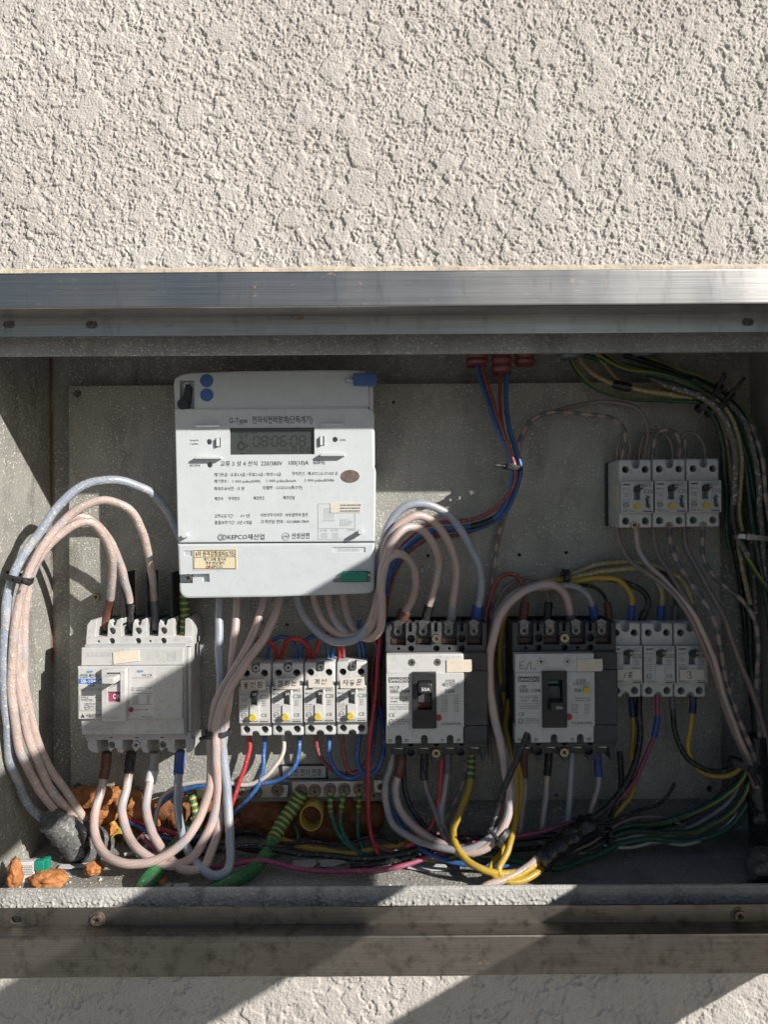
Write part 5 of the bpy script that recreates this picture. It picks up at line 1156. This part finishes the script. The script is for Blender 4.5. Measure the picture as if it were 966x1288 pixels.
# ------------------------------------------------------------------ two charcoal and white breakers
def charcoal(cx0, label, off, yo=0, wscale=1.0):
    """drawn with the middle breaker's pixels, whose left edge is 485"""
    CX, CY, CK = 550, 866, .785/1000
    p = P(CX+cx0, CY+yo, .065)
    t_ = empty('circuit_breaker', (p.x, 0, p.z), label, 'circuit breaker')
    def q(m=None):
        b_ = MB(CX, CY, CK*wscale, CK)
        if m: b_.mat(M[m])
        return b_
    mb = q('dark_pl'); mb.box(486, 615, 786, 958, 0, 42, 1.2); mb.box(486.5, 614.5, 822, 940, 40, 55, 1.4); mb.box(584, 614.5, 845, 915, 54, 60, 1.4); mb.box(584, 614.5, 823, 846, 54, 58, 1.2); mb.box(584, 614.5, 915.6, 936, 54, 58, 1.2); mb.build('case', t_)
    # terminal blocks with open pockets
    mb = q('dark_pl'); mb.box(485, 615.5, 786, 824, 8, 52, 1.6)
    cut = q()
    for x0 in (491.5, 524, 557, 589.5): cut.box(x0, x0+20, 784, 814.5, 26, 60)
    for x0 in (516.3, 549, 582): cut.box(x0-1.2, x0+3, 780, 797, 20, 60)
    for x in (518, 583): cut.cyl(x, 806, 5.2, 36, 60, 18)
    cut.cyl(550.3, 806, 6, 46, 60, 18)
    for x in (518, 550.5, 583): cut.cyl(x, 818.5, 4, 40, 60, 14)
    for x in (502, 567): cut.cyl(x, 818.5, 2, 40, 60, 10)
    mb.build('upper_terminal_block', t_, None, cut)
    mb = q('dark_pl')
    mb.box(484.5, 615, 936, 946, 8, 52, 1)
    for x in (484.5, 510, 543, 576, 606):
        wd = 16 if x not in (484.5, 606) else 8
        mb.prism([(x, 945.5), (x+wd, 945.5), (x+wd-2, 962), (x+wd*.35, 964), (x+1, 955)], 8, 50, .5)
    cut = q()
    for x in (517, 581): cut.cyl(x, 952, 5, 36, 60, 18)
    for x in (517, 549.5, 582): cut.cyl(x, 940, 3.6, 40, 60, 14)
    for x in (501, 566): cut.cyl(x, 939.5, 2, 40, 60, 10)
    mb.build('lower_terminal_block', t_, None, cut)
    for i, x in enumerate((501.5, 534, 567, 599.5)):
        mb = q('dull_screw'); mb.prism([(x-7, 786), (x-5, 790), (x-6, 798), (x+6, 798), (x+6, 790), (x+8, 787), (x, 783)], 41.5, 44, .4); mb.build('lug', t_)
        mb = q('dull_screw'); mb.screw(x, 798, 5.6, 42, 45.5); mb.build('screw', t_)
        mb = q('copper'); mb.box(x-8.5, x+8.5, 807, 813.5, 41, 45, .4); mb.build('terminal_strip', t_)
        mb = q('lug'); mb.prism([(x-8, 944.5), (x+8, 944), (x+5, 949.5), (x-6, 948.5)], 40, 46, .4); mb.build('lug', t_)
    for x, y in ((550.3, 806), (549, 952)):
        mb = q('brass'); mb.screw(x, y, 5.6, 46, 54); mb.build('screw', t_)
    # white front
    mb = q('white_pl2'); mb.box(486, 583.5, 823.2, 847, 50, 64, 1); cut = q()
    for x in (518, 550.5): cut.cyl(x, 833.3, 4.6, 60, 80, 18)
    mb.build('front_cover', t_, None, cut)
    mb = q('white_pl2'); mb.box(485, 582.8, 913.5, 935.5, 50, 64, 1)
    cut = q()
    for x in (501, 533.5, 566): cut.prism([(x-4.4, 940), (x-4.4, 929)]+[(x-4.4*math.cos(a), 929-4.4*math.sin(a)) for a in np.linspace(.3, math.pi-.3, 6)]+[(x+4.4, 929), (x+4.4, 940)], 54, 80)
    mb.build('front_skirt', t_, None, cut)
    for x in (518, 550.5):
        mb = q('zinc'); mb.screw(x, 833.3, 4.3, 60, 64.4); mb.build('screw', t_)
    mb = q('plate_w'); mb.box(486, 583.6, 846.4, 914.4, 55, 65.4, .5); cut = q(); cut.box(521, 546, 849, 911, 50, 80); mb.build('label_plate', t_, None, cut)
    mb = q('black_pl'); mb.box(518.5, 548.8, 844.8, 915.4, 60, 68.5, .8); cut = q(); cut.box(525.5, 543, 855, 892, 57, 90); hs = mb.build('handle_housing', t_, None, cut)
    if not off:
        mb = q('black_pl'); mb.box(526, 542.6, 856, 868, 57, 80, 1.2); mb.build('handle', hs)
        mb = q('dark_pl'); mb.prism([(526, 876), (540, 868.5), (542.6, 880), (542.6, 884), (526, 884)], 58, 63, .4); mb.build('handle_slope', hs)
        mb = q('dred_pl'); mb.box(526, 542.6, 884, 891.5, 57.5, 60); mb.build('on_indicator', hs)
    else:
        mb = q('black_pl'); mb.box(526, 542.8, 880, 892.5, 57, 80, 1.2); mb.build('handle', hs)
        mb = q('dark_pl'); mb.prism([(527, 864), (541, 864), (542.6, 880), (526, 880)], 58, 64, .4); mb.build('handle_slope', hs)
        mb = q('green_seal'); mb.box(527, 541, 858.5, 862.5, 57.5, 59); mb.build('off_indicator', hs)
    mb = q('red_pl'); mb.cyl(551.5, 902.5, 3.9, 65, 66.6, 20); mb.build('trip_button', t_)
    if off:
        mb = q('yellow_btn'); mb.cyl(573, 869, 4, 65, 68.5, 20); mb.build('test_button', t_)
    d = 65.6
    mb = q('ink'); mb.fill(489, 515, 851.6, 858, d-.05)
    if off: mb.text('CBR', 491, 499.5, 865.6, 3.4, d); mb.text('SEE-104', 490.5, 516.5, 871.4, 4.8, d, .008)
    else: mb.text('MCCB', 490.5, 502.5, 865.6, 3.4, d); mb.text('SBE-104', 490.5, 515, 871.4, 4.8, d, .008)
    mb.text('AC 460V / 14kA', 491.5, 513.5, 879, 2.3, d, 0, 1); mb.text('100AF', 491.5, 500, 883, 2.3, d, 0, 1); mb.text('4P3E', 506, 513.5, 883, 2.3, d, 0, 1)
    mb.line(489, 885.6, 515, 885.6, .3, d); mb.line(489, 876, 515, 876, .3, d)
    mb.text('Icu=37kA(220V)', 490.5, 514.5, 889.4, 1.8, d, 0, 1); mb.text('Ics=Icu / IEC 60947', 490.5, 514.5, 892.2, 1.8, d, 0, 1)
    mb.text('CE', 489, 496.5, 901.2, 4.6, d); mb.ring(492, 907.6, 2.9, 3.6, d-.1, d, 20); mb.text('KS', 490.2, 493.8, 909, 2.4, d)
    for j in range(3): mb.text(('KTL-0412-16', '안전인증 SH07', '2016. 5. 12')[j], 497.5, 515.5, 905.6+j*2.8, 1.9, d, 0, 1)
    mb.text('산업용', 560, 572.5, 858.6, 3.6, d); mb.text('누전차단기' if off else '배선차단기', 556.5, 577, 863.2, 3.8, d); mb.text('30A' if off else '50A', 560 if not off else 558.5, 572 if not off else 567.5, 871.4, 4.8, d, .008)
    if off: mb.text('정격감도전류 30mA', 559, 578, 880, 1.7, d, 0, 1); mb.text('동작시간 0.03초', 559, 578, 883, 1.7, d, 0, 1)
    for i in range(7 if not off else 4):
        y = (876 if not off else 888)+i*3.2; mb.text('AC %d'%(220+i*40), 555, 563, y, 1.9, d, 0, 1); mb.text('%d kA'%(50-i*6), 571, 577, y, 1.9, d, 0, 1)
    mb.text('상도일렉트릭(주)', 555, 580, 911.8, 2.6, d, .004, 1)
    for x in (488.5, 509, 554, 574.5): mb.rect(x, x+4, 930, 932.6, .5, 64.15); mb.line(x+2, 930, x+2, 932.6, .6, 64.15)
    if off:
        mb.poly([(497, 833), (491.5, 833.5), (492, 842.5), (498, 842)], .75, 64.15); mb.line(491.8, 838, 496.5, 837.6, .75, 64.15); mb.line(499, 844, 504, 833, .75, 64.15); mb.poly([(505, 833.5), (505.5, 842.5), (512, 842.5)], .75, 64.15)
    mb.build('printed_text', t_)
    mb = q('ink_white'); mb.text('SANGDO', 490, 514, 856.8, 4, d+.05, .012)
    if off: mb.text('30A', 532, 540, 888, 3.4, 80.15)
    else: mb.text('50A', 529.5, 540, 864.8, 4.4, 80.15, .008)
    mb.build('white_print', t_)
    mb = q('sticker'); mb.prism([(562, 830.5), (593.5, 830), (594, 844), (591.5, 845.5), (562, 846)], 63.5, 65, .2); mb.build('blank_sticker', t_)
    mb = q('ink_faint'); mb.text('N', 597, 606, 842.5, 8, 58.15); o = mb.build('embossed_text', t_); o.data.materials[0] = M['black_pl']
    return t_
charcoal(0, 'charcoal and white four pole breaker in the middle, handle up, marked 50A', False)
charcoal(164, 'charcoal and white four pole breaker with E/L handwritten, yellow button, marked 30A', True, -1, 1.02)

# ------------------------------------------------------------------ small breakers
def small(w_px, h_px, rating, button, k, band):
    """small two pole breaker centred on 0,0 in px (w_px x h_px)"""
    W, H = w_px/2, h_px/2
    t_ = empty('small_breaker', (0, 0, 0), '', 'circuit breaker')
    def q(m=None):
        b_ = MB(0, 0, k)
        if m: b_.mat(M[m])
        return b_
    g = .7
    mb = q('white_pl2'); mb.box(-W+g, W-g, -H+2, H-2, 0, 40, 1)
    mb.box(-W+g, W-g, -H, -H+30, 8, 44, 2.6, 3); mb.box(-W+g, W-g, H-20, H, 8, 44, 2.2, 3)
    cut = q()
    for x in (-W+9, W-9):
        cut.cyl(x, -H+13, 4.6, 26, 60, 18); cut.cyl(x, H-8.5, 4.8, 26, 60, 18)
    cut.prism([(-5.2+.6, -H-4), (-5.2+.6, -H+7)]+[(.6-5.2*math.cos(a), -H+7+5.2*math.sin(a)) for a in np.linspace(.3, math.pi-.3, 6)]+[(5.8, -H+7), (5.8, -H-4)], 30, 60)
    cut.prism([(-5.2, H+4), (-5.2, H-2)]+[(-5.2*math.cos(a), H-2-5.2*math.sin(a)) for a in np.linspace(.3, math.pi-.3, 6)]+[(5.2, H-2), (5.2, H+4)], 30, 60)
    mb.build('case', t_, None, cut)
    for x in (-W+9, W-9):
        mb = q('black_pl'); mb.screw(x, -H+13, 3.6, 26, 34); mb.build('screw', t_)
    y0, y1 = -H+28.5, H-18.5
    mb = q('plate_w'); mb.box(-W+1, W-1.4, y0, y1, 38, 50, .6); cut = q(); cut.box(-4.6, 3.2, y0+7, y0+23, 38, 80); mb.build('front_plate', t_, None, cut)
    mb = q('white_pl2'); mb.box(-6, 6.2, y0+23.3, y1-3, 49, 51.6, .6); mb.box(3.3, 6.6, y0+5, y0+23.3, 49, 51.6, .6); mb.build('slide_ridge', t_)
    mb = q('black_pl'); mb.prism([(-4, y0+11), (-3.6, y0+6), (1, y0+4.2), (5, y0+4.2), (5, y0+8.6), (2.6, y0+9.6), (-1, y0+13)], 40, 60, .7); mb.build('handle', t_)
    mb = q('ink_white'); mb.text(rating[1:], -.4, 4.6, y0+8, 3, 60.2, .008); mb.build('white_print', t_)
    if button:
        mb = q('yellow_btn'); mb.cyl(-1.5, y1-8.5, 4, 51, 56, 20); mb.build('test_button', t_)
    mb = q('ink'); d = 50.2
    mb.fill(-W+3, -W+12, y0+3, y0+4.6, d); mb.text('BR-32c' if rating[0] == 'C' else 'SB-32d', -W+3, -W+12, y0+10.4, 2.2, d, 0, 1); mb.text('AC 220V', -W+3, -W+11.5, y0+16, 2, d, 0, 1); mb.text('1.5kA', -W+4, -W+10.5, y0+19, 2, d, 0, 1)
    for i in range(4): mb.text(('IEC 60898', 'IΔn 30mA', '0.03 sec', 'Icn 1.5kA')[i], -W+3, -W+11.5, y0+24+i*2.4, 1.4, d, 0, 1)
    mb.ring(-W+7, y1-10, 2.9, 3.5, d-.1, d, 20); mb.text('KC', -W+5.2, -W+8.8, y1-8.8, 2.4, d)
    mb.text('누전용', W-12.5, W-4, y0+3.8, 2, d, 0, 1); mb.text('배선차단기', W-13, W-3, y0+6.6, 2, d, 0, 1)
    mb.text(rating, W-13, W-2.4, y0+15, 5, d)
    mb.text('CE', W-12, W-4.6, y1-8, 4.2, d)
    for i in range(3): mb.text('NFB-20', W-11, W-6, y0+19+i*2.6, 1.5, d, 0, 1)
    mb.line(-W+2.5, y1-4.2, W-3, y1-4.2, .3, d); mb.text('정격전류 %sA 60Hz'%rating[1:], -W+3, -W+18, y1-1.8, 1.6, d, 0, 1); mb.fill(W-14, W-3, y1-2.6, y1-1.4, d)
    if band:
        for i in range(6):
            x = W-12+random.uniform(-1.5, 1.5); mb.poly([(x, y0+18+i*2.6), (x+4, y0+19.2+i*2.6), (x+1, y0+20+i*2.6), (x+6, y0+20.8+i*2.6)], .9, d)
    mb.build('printed_text', t_)
    return t_
HANGUL = {'통': 'l2,1 8,1;l2,1 2,4 8,4;l2,2.5 7,2.5;l5,4.4 5,6;l1,6 9,6;c5,8.3,1.6', '신': 'l3.5,1 1,5;l3.2,2 5.5,5;l8,0 8,6;l2.5,6 2.5,9 8.5,9',
          '함': 'l2.5,.4 4.5,.5;l1,1.8 6,1.8;c3.5,3.6,1.4;l8,0 8,5.6;l8,3 9.6,3;l2.5,6.3 8.5,6.3 8.5,9.5 2.5,9.5 2.5,6.3', '컴': 'l1,1 5.5,1 5,5;l1.5,3 5.3,3;l8,0 8,5.6;l6.3,2.8 8,2.8;l2.5,6.3 8.5,6.3 8.5,9.5 2.5,9.5 2.5,6.3',
          '화': 'l3,.5 5,.5;l1,2 6.5,2;c3.8,3.8,1.4;l3.8,5.4 3.8,7;l.5,7.4 7,7;l8.2,0 8.2,9.5;l8.2,4.5 9.8,4.5', '는': 'l2,1 2,3 8,3;l1,5 9,5;l2,6.5 2,9 8.5,9',
          '계': 'l1,1.5 4.5,1.5 2,8;l4.5,3.5 6.3,3.5;l4.5,5.5 6.3,5.5;l6.3,1 6.3,8.5;l8.4,.3 8.4,9.5', '산': 'l3.5,1 1,5;l3.2,2 5.5,5;l7.5,0 7.5,6;l7.5,3 9.3,3;l2.5,6.5 2.5,9 8.5,9',
          '자': 'l1,1.5 6,1.5;l3.5,1.5 1,7;l3.3,3.5 6,7;l8,0 8,9.5;l8,4.5 9.8,4.5', '동': 'l8,1 2,1 2,4 8,4;l5,4.2 5,6;l1,6 9,6;c5,8.3,1.6', '문': 'l2.5,.5 7.5,.5 7.5,3.5 2.5,3.5 2.5,.5;l1,5.2 9,5.2;l5,5.2 5,7;l2,6.8 2,9.3 8.5,9.3',
          '층': 'l5,-.8 5,.4;l2,1 8,1;l5,1 2,4;l5,2 8,4;l1,5.3 9,5.3;c5,8,1.6'}
def handwrite(mb, word, x, y, s_, gap, d, wd=.75, slope=-.05):
    """a felt pen: each letter drawn stroke by stroke with a little wobble"""
    for ch in word:
        jx, jy = random.uniform(-.3, .3), random.uniform(-.5, .5)
        for st in HANGUL[ch].split(';'):
            if st[0] == 'l': pts = [tuple(map(float, p.split(','))) for p in st[1:].split()]
            else:
                cx, cy, r = map(float, st[1:].split(',')); pts = [(cx+r*1.15*math.cos(a), cy+r*math.sin(a)) for a in np.linspace(.4, 6.5, 11)]
            pts = [(px+random.uniform(-.35, .35)+jx-(py-5)*.12, py+random.uniform(-.35, .35)+jy) for px, py in pts]
            mb.poly([(x+px*s_, y+py*s_+(x+px*s_)*slope) for px, py in pts], wd*random.uniform(.85, 1.15), d)
        x += gap
def strokes(mb, x, y, s, d, lines, wd=.9):
    for ln in lines: mb.poly([(x+a*s, y+b*s) for a, b in ln], wd, d)
def put(o, px, py, label, group):
    p = P(px, py, .052); o.location = (p.x, 0, p.z); o['label'] = label; o['group'] = group
KS = .798/1000
# four in the middle, each with a handwritten paper label
c20 = small(41.2, 93, 'C20', True, KS, False)
pen = MB(0, 0, KS); pen.mat(M['zinc']); pen.screw(1.2, -40.5, 4.4, 30, 46); pen.build('screw', c20)
words = ('통신함', '컴화는', '계산', '자동문')
lbs = ('small white C20 breaker labelled 통신함, first from the left', 'small white C20 breaker labelled 컴화는, second from the left', 'small white C20 breaker labelled 계산, third from the left', 'small white C20 breaker labelled 자동문, rightmost of the four')
protos = [c20]+[copy_tree(c20) for _ in range(3)]
ofs = ((-1, 1), (1, 0), (2, -1.5), (1, 0))
for i, o in enumerate(protos):
    put(o, 319.5+i*41, 882.5-i*.6, lbs[i], 'row of four small breakers with handwritten labels')
    x, y = ofs[i]
    mb = MB(0, 0, KS); mb.mat(M['sticker_w']); mb.prism([(x-16, y-28), (x+14.5, y-29), (x+15.5, y-16.5), (x+13, y-14.5), (x-15.5, y-14.6)], 50.5, 51.4, .2); s_ = mb.build('paper_label', o)
    mb = MB(0, 0, KS); mb.mat(M['ink']); n_ = len(words[i]); handwrite(mb, words[i], x-13 if n_ > 2 else x-8.5, y-26, .78, 8.6, 51.6); mb.build('handwriting', s_)
# three on the right at mid height
d32 = small(41.2, 95, 'D32', False, KS, False)
lbs = ('small white D32 breaker labelled 1층, half hidden by charcoal breaker', 'small white D32 breaker with no paper label, between two labelled ones', 'small white D32 breaker labelled 3, right end of its row')
for i, o in enumerate([d32, copy_tree(d32), copy_tree(d32)]):
    put(o, 790+i*41.2, 832, lbs[i], 'row of three D32 breakers right of the charcoal breaker')
    if i != 1:
        x = -2 if i == 2 else 1
        mb = MB(0, 0, KS); mb.mat(M['sticker_w']); mb.prism([(x-15, 10), (x+16, 9.5), (x+16, 22.5), (x-15, 24)], 51.4, 52.6, .2); s_ = mb.build('paper_label', o)
        mb = MB(0, 0, KS); mb.mat(M['ink'])
        if i == 0: mb.line(x-6.5, 21, x-3, 13, .75, 52.8); handwrite(mb, '층', x-2, 13, .78, 8, 52.8)
        else: strokes(mb, x-6, 12.5, 1, 52.8, [[(0, 1), (3, 0), (5, 1), (4.5, 3), (2.5, 4), (5, 5), (5.5, 7), (3.5, 8.6), (1, 8)]], .8)
        mb.build('handwriting', s_)
# three at the top right
c32 = small(43, 87, 'C32', True, KS, True)
lbs = ('small white C32 breaker at top right, left end of three, with brass screw', 'small white C32 breaker at top right, middle of three', 'small white C32 breaker at top right, right end of three')
for i, o in enumerate([c32, copy_tree(c32), copy_tree(c32)]):
    put(o, 803+i*43, 620.5-i*.6, lbs[i], 'row of three C32 breakers at the top right')
    if i == 0:
        mb = MB(0, 0, KS); mb.mat(M['brass']); mb.screw(-2, 40, 5, 30, 46); mb.build('screw', o)
        mb = MB(0, 0, KS); mb.mat(M['black_pl']); mb.box(-24, -20.6, -42, 42, -.5, 5, .6); mb.build('mounting_foot', o)
        mb = MB(0, 0, KS); mb.mat(M['sticker_w']); mb.box(-21.3, -20.7, -12, 18, 18, 38); s_ = mb.build('side_sticker', o)
